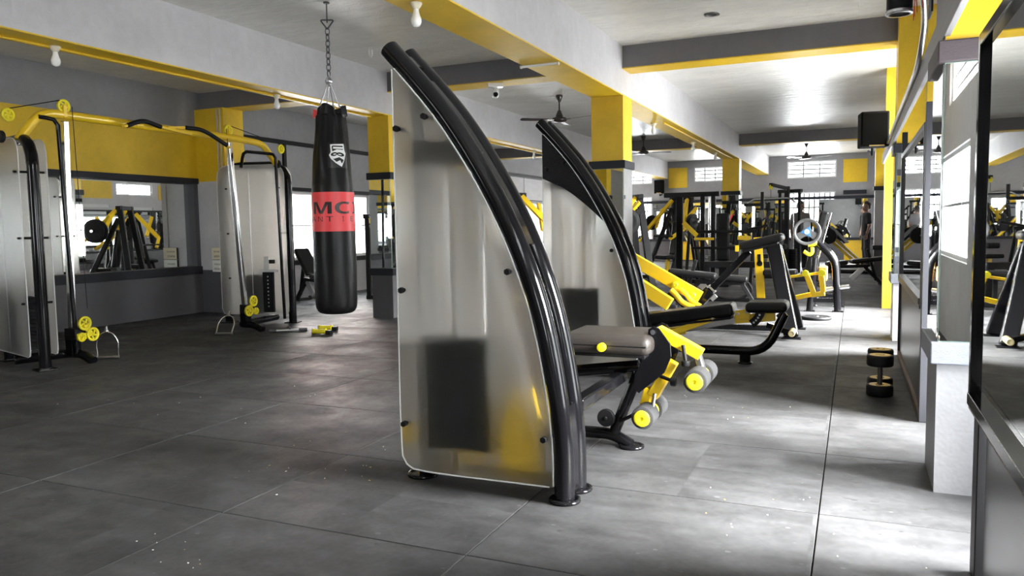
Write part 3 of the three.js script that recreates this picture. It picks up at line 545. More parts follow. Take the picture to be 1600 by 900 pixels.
{
  const t = thing('plate_loaded_machine', 'black plate-loaded press with inclined back pad and bent tube frame', 'gym machine');
  part('back_pad', bar([-0.38, 1.40, -11.9], [-0.60, 0.52, -11.9], 0.11, 0.32, 0.03), M.leather, t);
  part('pad_rail', bar([-0.30, 1.38, -11.74], [-0.52, 0.50, -11.74], 0.02, 0.02, 0.005), M.chrome, t);
  for (const z of [-11.6, -12.3]) {
    part('bent_tube', pipe([[-0.52, 1.02, z], [-0.235, 0.725, z], [-0.195, 0.01, z]], 0.048, 0.14, 18), M.black, t);
    part('front_leg', rod([-0.50, 0.75, z], [-0.56, 0.01, z], 0.045), M.black, t);
    part('side_rail', bar([-0.56, 0.16, z], [-0.2, 0.16, z], 0.06, 0.05, 0.006), M.black, t);
    part('foot_plate', [rspan(-0.27, -0.12, 0, 0.012, z - 0.06, z + 0.06, 0.003), rspan(-0.63, -0.49, 0, 0.012, z - 0.06, z + 0.06, 0.003)], M.black, t);
  }
  part('cross_tube', rod([-0.50, 0.95, -12.3], [-0.50, 0.95, -11.6], 0.04), M.black, t);
  part('axle', rod([-0.60, 1.117, -11.85], [-0.60, 1.117, -11.486], 0.024), M.steel, t);
  part('plate_horn', rod([-0.40, 0.30, -11.6], [-0.05, 0.36, -11.6], 0.030), M.chrome, t);
  part('yellow_hook', [sweep([[-0.585, 0.93, -11.54], [-0.50, 0.945, -11.54], [-0.49, 0.985, -11.54]], 0.022), sweep([[-0.64, 0.845, -11.54], [-0.57, 0.80, -11.54], [-0.535, 0.83, -11.54], [-0.535, 0.90, -11.54]], 0.026)], M.yelPlastic, t);
  part('seat', rspan(-0.78, -0.42, 0.40, 0.50, -12.15, -11.75, 0.035, 4), M.leather, t);
  part('yellow_step', rspan(-0.46, -0.34, 0.42, 0.62, -12.0, -11.7, 0.02), M.orange, t);
  weightPlate('grey three-spoke weight plate with blue triangle hub, hung on the press', undefined, 0.185, 0.045, M.plateGrey, [-0.60, 1.117, -11.46], 'z', true, true);
}
weightPlate('flat black weight plate lying on the floor beside the A-frame', undefined, 0.185, 0.04, M.rubberBlack, [-0.43, 0.020, -10.65], 'y', false);
// ================================================================ cable crossover
function pulley(name, parent, x, y, z, r, dir) {
  const g = [lathe([[r * 0.66, -0.011], [r, -0.011], [r * 0.88, 0], [r, 0.011], [r * 0.66, 0.011], [r * 0.66, -0.011]], 28), lathe([[0.006, -0.013], [r * 0.24, -0.013], [r * 0.24, 0.013], [0.006, 0.013]], 16)];
  for (let k = 0; k < 5; k++) { const s = new THREE.BoxGeometry(r * 0.58, 0.014, r * 0.20); s.rotateY(R(25)); s.translate(r * 0.45, 0, 0); s.rotateY(k * R(72)); g.push(plain(s)); }
  const m = mergeGeometries(g); if (dir === 'x') turnX(m); else if (dir === 'z') turnZ(m);
  return part(name, shift(m, x, y, z), M.yelPlastic, parent);
}
{
  const t = thing('cable_crossover', 'cable crossover with two frosted towers and yellow overhead chin-up bar', 'gym machine');
  const H = 2.13;
  for (const [zc, s] of [[-4.72, -1], [-8.36, 1]]) {          // s: direction away from the middle is +s ... inner side is toward the other tower
    const XF = s < 0 ? -6.82 : -6.97, XB = XF - 0.92, turned = t.children.length;
    const inn = -s;                                            // +1 for the far tower (inner side faces the camera), -1 for the near one
    const arch = (y1) => pipe([[XF, 0.012, zc], [XF, y1, zc], [XB, y1, zc], [XB, 0.012, zc]], 0.052, 0.26, 18);
    part('tower_arch', arch(H), M.black, t);
    part('foot_plate', [rspan(XF - 0.09, XF + 0.09, 0, 0.014, zc - 0.085, zc + 0.085, 0.003), rspan(XB - 0.09, XB + 0.09, 0, 0.014, zc - 0.085, zc + 0.085, 0.003)], M.black, t);
    for (const d of [-0.115, 0.115]) {
      const sh = new THREE.Shape(), x0 = XB - 0.03, x1 = XF + 0.0, y0 = 0.13, y1 = H + 0.0, r = 0.17;
      sh.moveTo(x0 + 0.06, y0); sh.lineTo(x1 - 0.06, y0); sh.quadraticCurveTo(x1, y0, x1, y0 + 0.06); sh.lineTo(x1, y1 - r); sh.quadraticCurveTo(x1, y1, x1 - r, y1); sh.lineTo(x0 + r, y1); sh.quadraticCurveTo(x0, y1, x0, y1 - r); sh.lineTo(x0, y0 + 0.06); sh.quadraticCurveTo(x0, y0, x0 + 0.06, y0);
      const pm = part('frosted_shield', slabXY(sh, zc + d - 0.003, zc + d + 0.003, 0.001), M.frosted, t);
      const fg = plain(new THREE.ShapeGeometry(sh, 10)); fg.translate(0, 0, zc + d - 0.006); part('frosted_film', fg, M.film, pm);
      const edge = sh.getSpacedPoints(60).map((p) => new THREE.Vector3(p.x, p.y, zc + d)); part('bright_edge', plain(new THREE.TubeGeometry(new THREE.CatmullRomCurve3(edge, true), 120, 0.004, 6, true)), M.acrylicEdge, pm);
      for (const y of [0.62, 1.22, 1.82]) for (const x of [XF - 0.075, XB + 0.10]) part('spacer_bolt', rod([x, y, zc], [x, y, zc + d * 1.2], 0.011), M.blackMatt, t);
    }
    part('shield_joint', rspan(XF - 0.50, XF - 0.494, 0.16, H - 0.03, zc + 0.119, zc + 0.122, 0.001), M.steel, t);
    // weight stack behind the shield
    for (let k = 0; k < 14; k++) part('weight_block', rspan(XF - 0.62, XF - 0.30, 0.16 + k * 0.036, 0.193 + k * 0.036, zc - 0.07, zc + 0.07, 0.004), M.blackMatt, t);
    for (const x of [XF - 0.56, XF - 0.36]) part('guide_rod', rod([x, 0.14, zc], [x, 2.08, zc], 0.012), M.chrome, t);
    if (s > 0) {
      part('stack_front', rspan(-7.305, -7.155, 0.16, 0.70, zc + 0.125, zc + 0.165, 0.006), M.blackMatt, t);
      for (let k = 0; k < 9; k++) part('pin_hole', rod([-7.23, 0.24 + k * 0.05, zc + 0.16], [-7.23, 0.24 + k * 0.05, zc + 0.168], 0.010), M.steel, t);
      part('stack_lid', rspan(-7.36, -7.10, 0.70, 0.73, zc + 0.12, zc + 0.17, 0.004), M.steel, t);
      part('stack_head', rspan(-7.29, -7.21, 0.73, 0.91, zc + 0.125, zc + 0.15, 0.02), M.white, t);
      part('selector_knob', shift(disc(0.04, 0.05), -7.17, 0.84, zc + 0.15), M.blackMatt, t);
    }
    { // the towers are angled, their backs turned toward each other's far side
      const mx = new THREE.Matrix4().makeTranslation(XF, 0, zc).multiply(new THREE.Matrix4().makeRotationY(s * R(16))).multiply(new THREE.Matrix4().makeTranslation(-XF, 0, -zc));
      for (const o of t.children.slice(turned)) o.traverse((q) => { if (q.isMesh) q.geometry.applyMatrix4(mx); });
    }
    // floor rail reaching into the middle, chrome carriage column and bent black guard tube
    const zi = zc + inn * (s < 0 ? -0.42 : 0.0);
    const m = zc + (s < 0 ? -0.40 : 0.89);                  // carriage position along z
    part('floor_rail', pipe([[-7.25, 0.07, zc], [-7.05, 0.085, m], [-6.86, 0.085, m - 0.01], [-6.72, 0.02, m - 0.02]], 0.045, 0.06, 8), M.black, t);
    const top = 2.33, lean = s < 0 ? -0.03 : 0.0;
    const mt = s < 0 ? m - 0.02 : m + 0.20;
    part('chrome_column', bar([-6.97, 0.27, m], [-6.93, top, mt], 0.058, 0.058, 0.010), M.chrome, t);
    part('column_socket', rspan(-7.02, -6.92, 0.06, 0.30, m - 0.05, m + 0.05, 0.01), M.black, t);
    part('guard_tube', pipe(s < 0 ? [[-6.93, 2.34, zc - 0.16], [-6.89, 2.33, zc - 0.32], [-6.885, 0.10, zc - 0.37]] : [[-6.82, 2.02, zc + 1.02], [-6.82, 2.22, zc + 0.97], [-6.82, 2.23, zc + 0.40], [-6.82, 0.10, zc + 0.34]], 0.020, 0.07, 12), M.black, t);
    // lower carriage with yellow wheels
    const cx = -6.90, cz = m - 0.09 * (s < 0 ? 1 : -1);
    const car = part('carriage', rspan(-7.0, -6.84, 0.23, 0.34, m - 0.07, m + 0.07, 0.01), M.blackMatt, t);
    for (const [dy, dzz, r] of [[0.385, 0.02, 0.07], [0.27, 0.10, 0.068], [0.255, -0.02, 0.045]]) pulley('cable_wheel', car, -6.82, dy, m + (s < 0 ? -1 : 1) * dzz, r, 'x');
    part('wheel_bracket', [bar([-6.83, 0.375, m + (s < 0 ? -1 : 1) * 0.02], [-6.83, 0.275, m + (s < 0 ? -1 : 1) * 0.09], 0.05, 0.014, 0.003, [1, 0, 0]), bar([-6.83, 0.26, m - 0.04], [-6.83, 0.26, m + 0.06], 0.06, 0.014, 0.003, [1, 0, 0])], M.yelPlastic, t);
    // top pulleys and cable
    pulley('cable_wheel', t, -6.93, 2.47, mt, 0.065, 'x');
    part('pulley_fork', rspan(-6.955, -6.905, 2.36, 2.48, mt - 0.018, mt + 0.018, 0.004), M.yel, t);
    pulley('cable_wheel', t, -6.98, 2.33, zc + (s < 0 ? 0.09 : 0.10), 0.06, 'x');
    part('cable', [rod([-6.93, 2.53, mt], [-6.98, 2.39, zc + (s < 0 ? 0.07 : 0.10)], 0.0045), rod([-6.90, 2.47, mt - 0.065 * (s < 0 ? 1 : -1)], [-6.86, 0.52, m - 0.09 * (s < 0 ? 1 : -1)], 0.0035)], M.blackMatt, t);
    part('hub_cap', shift(turnZ(disc(0.055, 0.04)), -7.0, 2.13, zc + 0.16), M.blackMatt, t);
  }
  // yellow overhead bar bending down to each tower
  part('overhead_bar', pipe([[-7.02, 2.12, -4.74], [-6.95, 2.39, -4.92], [-6.93, 2.385, -7.30], [-6.93, 2.36, -7.85], [-7.02, 2.14, -8.20]], 0.042, 0.12, 18), M.yel, t);
  // chin-up grips
  for (const [z0, y0] of [[-5.83, 2.36], [-6.62, 2.36]]) {
    const f = z0 > -6 ? 1 : -1;
    part('chin_up_grip', sweep(f > 0 ? [[-6.78, y0 - 0.02, z0 + 0.12], [-6.80, y0 + 0.05, z0 - 0.10], [-6.82, y0 + 0.02, z0 - 0.34]] : [[-6.82, y0 + 0.05, z0 + 0.10], [-6.80, y0 + 0.04, z0 - 0.12], [-6.76, y0 - 0.10, z0 - 0.44]], 0.024), M.blackMatt, t);
    part('grip_stem', f > 0 ? [rod([-6.78, y0 - 0.03, z0 + 0.16], [-6.78, y0 - 0.015, z0 + 0.10], 0.018), bar([-6.82, y0 + 0.02, z0 - 0.33], [-6.86, y0 - 0.01, z0 - 0.80], 0.03, 0.03, 0.004)] : [rod([-6.76, y0 - 0.10, z0 - 0.43], [-6.76, y0 - 0.12, z0 - 0.48], 0.018), bar([-6.82, y0 + 0.05, z0 + 0.12], [-6.88, y0 + 0.03, z0 + 0.30], 0.03, 0.03, 0.004)], M.yel, t);
  }
}
function stirrup(label, x, y, z, turn, tilt) {
  const s = thing('stirrup_handle', label, 'handle', [x, y, z], turn, undefined);
  const pts = [[-0.095, 0, 0], [-0.095, 0.16, 0], [-0.05, 0.235, 0], [0, 0.25, 0], [0.05, 0.235, 0], [0.095, 0.16, 0], [0.095, 0, 0]];
  const a = part('bow', sweep(pts, 0.0085, 10, 60), M.chrome, s), b = part('grip_bar', rod([-0.105, 0, 0], [0.105, 0, 0], 0.014), M.steel, s), c = part('swivel', [rod([0, 0.25, 0], [0, 0.31, 0], 0.014), shift(disc(0.02, 0.02, 16), 0, 0.26, 0)], M.chrome, s);
  s.rotation.set(tilt, turn, 0, 'YXZ');
}
stirrup('chrome stirrup handle hanging by the yellow wheels of the near tower', -6.80, 0.018, -5.36, R(35), 0);
stirrup('chrome stirrup handle leaning under the yellow wheels of the far tower', -6.98, 0.018, -7.10, R(20), R(-38));
{
  const b = thing('pull_bar', 'short steel pulldown bar lying on the floor before the far cable tower', 'bar');
  part('bar_shaft', rod([-6.55, 0.022, -7.44], [-6.22, 0.022, -7.70], 0.017), M.steel, b); part('bar_sleeve', [rod([-6.565, 0.022, -7.428], [-6.50, 0.022, -7.479], 0.021), rod([-6.29, 0.022, -7.645], [-6.21, 0.022, -7.708], 0.021)], M.iron, b); part('ring', shift(plain(new THREE.TorusGeometry(0.022, 0.006, 8, 20)), -6.385, 0.045, -7.57), M.iron, b);
}
for (const [x, z, tn, label] of [[-6.0, -7.80, R(14), 'yellow foam grip handle under the bag, farther of the two'], [-5.86, -7.50, R(8), 'yellow foam grip handle under the bag, nearer of the two']]) {
  const h = thing('foam_grip', label, 'handle', [x, 0, z], tn, 'yellow foam grips on the floor under the bag');
  part('foam_sleeve', shift(turnX(lathe([[0.014, -0.085], [0.036, -0.085], [0.028, -0.07], [0.028, 0.07], [0.036, 0.085], [0.014, 0.085]], 24)), 0, 0.037, 0), M.yelPlastic, h);
  part('end_stop', rspan(-0.10, -0.075, 0, 0.06, -0.05, 0.02, 0.006), M.blackMatt, h); part('end_block', rspan(0.08, 0.145, 0, 0.05, -0.05, 0.02, 0.006), M.blackMatt, h);
}

// ================================================================ punching bag
{
  const x0 = -4.59, z0 = -6.15, t = thing('punching_bag', 'long black punching bag with red band hanging on a chain', 'punching bag', [x0, 0, z0]);
  // radius by height: tapers upward, rounded bottom, gathered top
  const prof = [[0, 0.437], [0.10, 0.440], [0.160, 0.455], [0.188, 0.490], [0.199, 0.55], [0.203, 0.75], [0.203, 1.00], [0.202, 1.24], [0.198, 1.60], [0.188, 1.75], [0.175, 1.95], [0.155, 2.12], [0.138, 2.26], [0.128, 2.34], [0.122, 2.39], [0.118, 2.41], [0.10, 2.405], [0.09, 2.36], [0, 2.35]];
  const curve = new THREE.SplineCurve(prof.map(([a, b]) => new THREE.Vector2(a, b)));
  const g = new THREE.LatheGeometry(curve.getPoints(110).map((p) => new THREE.Vector2(Math.max(0, p.x), p.y)), 72), p = g.attributes.position;
  for (let i = 0; i < p.count; i++) { // folds of loose leather near the top, dents lower down
    const x = p.getX(i), y = p.getY(i), z = p.getZ(i), r = Math.hypot(x, z); if (r < 0.02) continue; const a = Math.atan2(x, z), k = THREE.MathUtils.smoothstep(y, 1.62, 2.4);
    let d = k * (0.010 * Math.sin(5 * a + 7 * y) + 0.008 * Math.sin(9 * a - 3 * y + 1)) + 0.0035 * (nA(a * 3 + 20, y * 9) - 0.5); if (y > 2.33) d += 0.02 * Math.sin(3 * a + 1);
    p.setXYZ(i, x * (1 + d / r), y + (y > 2.36 ? 0.025 * Math.sin(3 * a + 0.8) : 0), z * (1 + d / r));
  }
  g.computeVertexNormals(); part('bag_body', plain(g), M.leather, t);
  // red band with lettering
  const cv = document.createElement('canvas'); cv.width = 2048; cv.height = 608; const c = cv.getContext('2d');
  c.fillStyle = '#f0484c'; c.fillRect(0, 0, 2048, 608); c.fillStyle = '#2a1516';
  const facing = 36.7, at = (deg) => (0.5 + deg / 360) * 2048, put = (s, d0, d1, y, h, weight = 'bold') => { c.save(); c.font = `${weight} ${h}px sans-serif`; const w = c.measureText(s).width; c.translate(at(d0), y); c.scale((at(d1) - at(d0)) / w, 1); c.fillText(s, 0, 0); c.restore(); };
  put('M', -70, 3, 335, 255); put('C', -1, 50, 335, 255); put('I', 58, 84, 335, 255);
  put('A', -74, -52, 455, 110, ''); put('N', -47, -27, 455, 110, ''); put('T', -20, -1, 455, 110, ''); put('I', 22, 28, 455, 110, ''); put('E', 46, 62, 455, 110, '');
  const map = new THREE.CanvasTexture(cv); map.colorSpace = THREE.SRGBColorSpace; map.wrapS = THREE.RepeatWrapping;
  const rr = (y) => 0.2035 + (y - 1.236) * (0.1995 - 0.2035) / 0.37, bandPts = []; for (let i = 0; i <= 8; i++) { const y = 1.236 + 0.37 * i / 8; bandPts.push(new THREE.Vector2(rr(y) + 0.002, y)); }
  part('red_band', plain(new THREE.LatheGeometry(bandPts, 72, R(facing - 180))), phy(col(1, 1, 1), { map, roughness: 0.42 }), t, 'red band with dark capital letters');
  // white shield emblem on the upper bag
  const ev = document.createElement('canvas'); ev.width = 256; ev.height = 360; const e = ev.getContext('2d'); e.fillStyle = '#070707'; e.fillRect(0, 0, 256, 360);
  e.fillStyle = '#f1f1f0'; e.beginPath(); e.moveTo(34, 26); e.lineTo(222, 14); e.lineTo(226, 110); e.lineTo(240, 150); e.lineTo(214, 250); e.lineTo(176, 346); e.lineTo(96, 290); e.lineTo(40, 232); e.lineTo(18, 180); e.lineTo(40, 140); e.closePath(); e.fill();
  e.fillStyle = '#0a0a0a'; e.beginPath(); e.moveTo(56, 58); e.lineTo(66, 44); e.lineTo(206, 42); e.lineTo(206, 100); e.lineTo(120, 96); e.lineTo(62, 128); e.closePath(); e.fill();
  e.fillStyle = '#f1f1f0'; e.fillRect(74, 62, 132, 26);
  e.fillStyle = '#0a0a0a'; e.beginPath(); e.ellipse(84, 166, 44, 26, -0.3, 0, 7); e.fill(); e.beginPath(); e.ellipse(168, 168, 50, 27, 0.25, 0, 7); e.fill(); e.beginPath(); e.moveTo(70, 236); e.lineTo(150, 208); e.lineTo(206, 246); e.lineTo(180, 300); e.lineTo(160, 250); e.lineTo(110, 276); e.closePath(); e.fill();
  e.fillStyle = '#f1f1f0'; e.beginPath(); e.ellipse(92, 166, 20, 8, -0.2, 0, 7); e.fill(); e.beginPath(); e.ellipse(160, 170, 24, 8, 0.2, 0, 7); e.fill();
  const em = new THREE.CanvasTexture(ev); em.colorSpace = THREE.SRGBColorSpace;
  const pe = new THREE.PlaneGeometry(1, 1, 16, 16), q = pe.attributes.position, a0 = R(facing - 12), a1 = R(facing + 48);
  for (let i = 0; i < q.count; i++) { const u = q.getX(i) + 0.5, v = q.getY(i) + 0.5, y = 1.83 + 0.235 * v, a = a0 + (a1 - a0) * u; const br = curve.getPoints(200).reduce((b, k) => (Math.abs(k.y - y) < Math.abs(b.y - y) && k.x > 0.1 ? k : b), new THREE.Vector2(0.2, 99)).x; const kk = THREE.MathUtils.smoothstep(y, 1.62, 2.4); const rad = br + 0.003 + kk * (0.010 * Math.sin(5 * a + 7 * y) + 0.008 * Math.sin(9 * a - 3 * y + 1)) + 0.0018; q.setXYZ(i, Math.sin(a) * rad, y, Math.cos(a) * rad); }
  pe.computeVertexNormals(); part('emblem', plain(pe), phy(col(1, 1, 1), { map: em, roughness: 0.4 }), t, 'white shield emblem');
  // red tag, eyelets, hanging straps, chain and triangle hook
  const tg = new THREE.Shape([[-0.055, 0], [0.05, 0.01], [0.02, 0.06], [-0.045, 0.085]].map((v) => new THREE.Vector2(...v))); const tag = slabXY(tg, -0.002, 0.002, 0.0005); tag.rotateY(R(15)); part('red_tag', shift(tag, -0.055, 2.305, 0.115), M.red, t);
  for (let k = 0; k < 4; k++) { const a = R(45 + 90 * k + 10); part('hanging_rod', rod([Math.sin(a) * 0.10, 2.41, Math.cos(a) * 0.10], [Math.sin(a) * 0.02, 2.62, Math.cos(a) * 0.02], 0.006), M.steel, t); const tr = plain(new THREE.TorusGeometry(0.020, 0.004, 8, 18)); tr.rotateY(a); part('ring', shift(tr, Math.sin(a) * 0.105, 2.40, Math.cos(a) * 0.105), M.steel, t); }
  part('swivel', [shift(disc(0.035, 0.05, 20, 0.012), 0, 2.66, 0), shift(plain(new THREE.TorusGeometry(0.028, 0.008, 8, 24)), 0, 2.66, 0.012), rod([0, 2.60, 0], [0, 2.72, 0], 0.012)], M.steel, t);
  for (let k = 0; k < 8; k++) { const l = plain(new THREE.TorusGeometry(0.026, 0.006, 8, 20)); l.scale(0.72, 1.28, 1); l.rotateY(k % 2 ? R(20) : R(85)); part('chain_link', shift(l, 0, 2.73 + k * 0.0555, 0), M.iron, t); }
  part('triangle_hook', pipe([[0, 3.14, 0], [-0.055, 3.225, 0.03], [0.055, 3.225, -0.03], [0, 3.14, 0]], 0.007, 0.015, 8), M.iron, t);
  part('ceiling_rod', rod([0, 3.20, 0], [0, 3.39, 0], 0.006), M.iron, t);
  part('ceiling_anchor', shift(disc(0.03, 0.012), 0, 3.383, 0), M.iron, t);
}
// ================================================================ machines farther back (built in their own axes, user faces +z)
function plateOn(parent, x, y, z, r, mat) { part('loaded_plate', shift(turnX(lathe([[0.026, -0.02], [r * 0.92, -0.02], [r, -0.010], [r, 0.010], [r * 0.92, 0.02], [r * 0.7, 0.02], [r * 0.66, 0.012], [r * 0.36, 0.012], [r * 0.32, 0.02], [0.026, 0.02]], 32)), x, y, z), mat, parent); }
function leverPress(label, at, turn, { tall = 1.85, plates = 0.2 } = {}) {
  const t = thing('lever_chest_press', label, 'gym machine', at, turn);
  for (const s of [-1, 1]) {
    part('floor_rail', rspan(s * 0.42 - 0.04, s * 0.42 + 0.04, 0, 0.08, -0.75, 0.45, 0.01), M.blackMatt, t);
    part('rear_upright', bar([s * 0.42, 0.08, -0.62], [s * 0.26, tall, -0.42], 0.075, 0.11, 0.012), M.blackMatt, t);
    part('front_strut', bar([s * 0.42, 0.08, 0.30], [s * 0.30, tall - 0.25, -0.40], 0.07, 0.09, 0.012), M.blackMatt, t);
    part('press_arm', bar([s * 0.24, tall - 0.06, -0.36], [s * 0.62, 1.12, 0.10], 0.09, 0.06, 0.008), M.yel, t);
    part('arm_brace', bar([s * 0.58, 1.62, -0.34], [s * 0.38, 1.18, 0.02], 0.075, 0.05, 0.008), M.yel, t);
    part('arm_drop', bar([s * 0.62, 1.14, 0.10], [s * 0.50, 0.92, 0.42], 0.07, 0.05, 0.008), M.yel, t);
    part('hand_grip', rod([s * 0.56, 0.98, 0.38], [s * 0.22, 0.98, 0.46], 0.020), M.blackMatt, t);
    part('plate_horn', rod([s * 0.60, 1.30, -0.10], [s * 0.88, 1.30, -0.10], 0.025), M.chrome, t);
    if (plates) { plateOn(t, s * 0.68, 1.30, -0.10, plates, M.rubberBlack); plateOn(t, s * 0.73, 1.30, -0.10, plates * 0.8, M.rubberBlack); }
  }
  part('top_beam', rspan(-0.36, 0.36, tall - 0.08, tall, -0.47, -0.37, 0.012), M.blackMatt, t);
  part('cross_rail', rspan(-0.42, 0.42, 0.01, 0.08, -0.70, -0.60, 0.01), M.blackMatt, t);
  part('seat_post', bar([0, 0.02, 0.05], [0, 0.46, 0.0], 0.08, 0.08, 0.01), M.yel, t);
  part('seat', rspan(-0.19, 0.19, 0.45, 0.54, -0.14, 0.26, 0.035, 3), M.leather, t);
  part('back_pad', bar([0, 0.55, -0.17], [0, 1.32, -0.30], 0.26, 0.09, 0.035), M.leather, t);
  part('back_rail', bar([0, 0.10, -0.30], [0, 1.40, -0.40], 0.07, 0.07, 0.01), M.blackMatt, t);
  return t;
}
function legPress(label, at, turn, scale = 1) {
  const t = thing('incline_leg_press', label, 'gym machine', at, turn);
  for (const s of [-1, 1]) {
    part('slide_rail', bar([s * 0.30, 0.25, 0.35], [s * 0.30, 1.45, -0.95], 0.06, 0.07, 0.01), M.yel, t);
    part('guide_rod', rod([s * 0.30, 0.34, 0.32], [s * 0.30, 1.50, -0.93], 0.018), M.chrome, t);
    part('front_leg', bar([s * 0.30, 0.0, 0.55], [s * 0.30, 0.36, 0.28], 0.07, 0.07, 0.01), M.blackMatt, t);
    part('rear_leg', bar([s * 0.36, 0.0, -0.92], [s * 0.30, 1.46, -0.94], 0.075, 0.08, 0.01), M.blackMatt, t);
    part('floor_rail', rspan(s * 0.34 - 0.035, s * 0.34 + 0.035, 0, 0.07, -0.98, 0.9, 0.01), M.blackMatt, t);
    part('plate_horn', rod([s * 0.34, 1.06, -0.42], [s * 0.66, 1.06, -0.42], 0.025), M.chrome, t);
    plateOn(t, s * 0.44, 1.06, -0.42, 0.22, M.rubberBlack); plateOn(t, s * 0.49, 1.06, -0.42, 0.22, M.rubberBlack);
  }
  part('foot_plate', bar([0, 0.86, -0.02], [0, 1.34, 0.42 - 0.9], 0.56, 0.04, 0.01), M.blackMatt, t);
  part('top_beam', rspan(-0.36, 0.36, 1.44, 1.52, -1.0, -0.9, 0.01), M.blackMatt, t);
  part('seat', bar([0, 0.34, 0.42], [0, 0.30, 0.82], 0.40, 0.09, 0.035, [0, 1, 0]), M.leather, t);
  part('back_pad', bar([0, 0.34, 0.82], [0, 0.72, 1.42], 0.42, 0.10, 0.04, [0, 1, 0]), M.leather, t);
  part('back_strut', bar([0, 0.03, 1.22], [0, 0.56, 1.26], 0.06, 0.06, 0.01), M.blackMatt, t);
  t.scale.setScalar(scale); return t;
}
function bench(label, at, turn, up = 0.75, ang = 48, frame = M.blackMatt) {
  const t = thing('adjustable_bench', label, 'bench', at, turn);
  part('seat', bar([0, 0.47, 0.02], [0, 0.44, 0.40], 0.30, 0.08, 0.035, [0, 1, 0]), M.leather, t);
  part('back_pad', bar([0, 0.48, -0.04], [0, 0.48 + up * Math.sin(R(ang)), -0.04 - up * Math.cos(R(ang))], 0.30, 0.085, 0.04, [0, 1, 1]), M.leather, t);
  part('spine', bar([0, 0.38, 0.36], [0, 0.40, -0.36], 0.06, 0.06, 0.008, [0, 1, 0]), frame, t);
  part('back_strut', bar([0, 0.12, -0.5], [0, 0.72, -0.34], 0.05, 0.05, 0.008), frame, t);
  part('front_leg', bar([0, 0.03, 0.52], [0, 0.40, 0.30], 0.06, 0.06, 0.008), frame, t);
  part('rear_leg', bar([0, 0.03, -0.62], [0, 0.40, -0.28], 0.06, 0.06, 0.008), frame, t);
  part('foot_bar', [rspan(-0.24, 0.24, 0, 0.05, 0.49, 0.55, 0.01), rspan(-0.26, 0.26, 0, 0.05, -0.66, -0.60, 0.01)], frame, t);
  part('wheel', [shift(turnX(disc(0.04, 0.03)), -0.27, 0.04, -0.63), shift(turnX(disc(0.04, 0.03)), 0.27, 0.04, -0.63)], M.blackMatt, t);
  part('ladder', bar([0, 0.14, -0.06], [0, 0.40, -0.30], 0.03, 0.10, 0.006), M.steel, t);
  return t;
}
function pulldown(label, at, turn) {
  const t = thing('lat_pulldown', label, 'gym machine', at, turn);
  part('mast', rspan(-0.05, 0.05, 0, 2.1, -0.50, -0.40, 0.01), M.blackMatt, t); part('top_arm', bar([0, 2.05, -0.46], [0, 2.12, 0.42], 0.08, 0.07, 0.01, [0, 1, 0]), M.blackMatt, t);
  for (const s of [-1, 1]) { part('stack_post', rspan(s * 0.24 - 0.03, s * 0.24 + 0.03, 0, 2.0, -0.62, -0.56, 0.01), M.blackMatt, t); part('guide_rod', rod([s * 0.09, 0.1, -0.62], [s * 0.09, 1.95, -0.62], 0.012), M.chrome, t); }
  for (let k = 0; k < 12; k++) part('weight_block', rspan(-0.18, 0.18, 0.12 + k * 0.042, 0.158 + k * 0.042, -0.70, -0.54, 0.004), M.blackMatt, t);
  part('stack_cap', rspan(-0.28, 0.28, 1.95, 2.03, -0.68, -0.54, 0.01), M.blackMatt, t);
  part('base_rail', rspan(-0.05, 0.05, 0, 0.08, -0.6, 0.75, 0.01), M.blackMatt, t); part('cross_foot', [rspan(-0.36, 0.36, 0, 0.06, -0.68, -0.58, 0.01), rspan(-0.30, 0.30, 0, 0.06, 0.66, 0.76, 0.01)], M.blackMatt, t);
  part('seat_post', rspan(-0.04, 0.04, 0.06, 0.46, 0.40, 0.48, 0.01), M.yel, t); part('seat', rspan(-0.20, 0.20, 0.45, 0.54, 0.22, 0.66, 0.035, 3), M.leather, t);
  part('thigh_roller', [rod([-0.30, 0.70, 0.22], [-0.06, 0.70, 0.22], 0.06), rod([0.06, 0.70, 0.22], [0.30, 0.70, 0.22], 0.06)], M.foam, t); part('roller_post', rspan(-0.03, 0.03, 0.06, 0.72, 0.14, 0.20, 0.008), M.blackMatt, t);
  part('cable', rod([0, 2.08, 0.40], [0, 1.82, 0.40], 0.005), M.blackMatt, t); part('pull_bar', pipe([[-0.58, 1.70, 0.40], [-0.42, 1.80, 0.40], [0.42, 1.80, 0.40], [0.58, 1.70, 0.40]], 0.015, 0.06), M.steel, t);
  pulley('cable_wheel', t, 0, 2.06, 0.40, 0.06, 'x'); pulley('cable_wheel', t, 0, 2.04, -0.45, 0.06, 'x');
  return t;
}
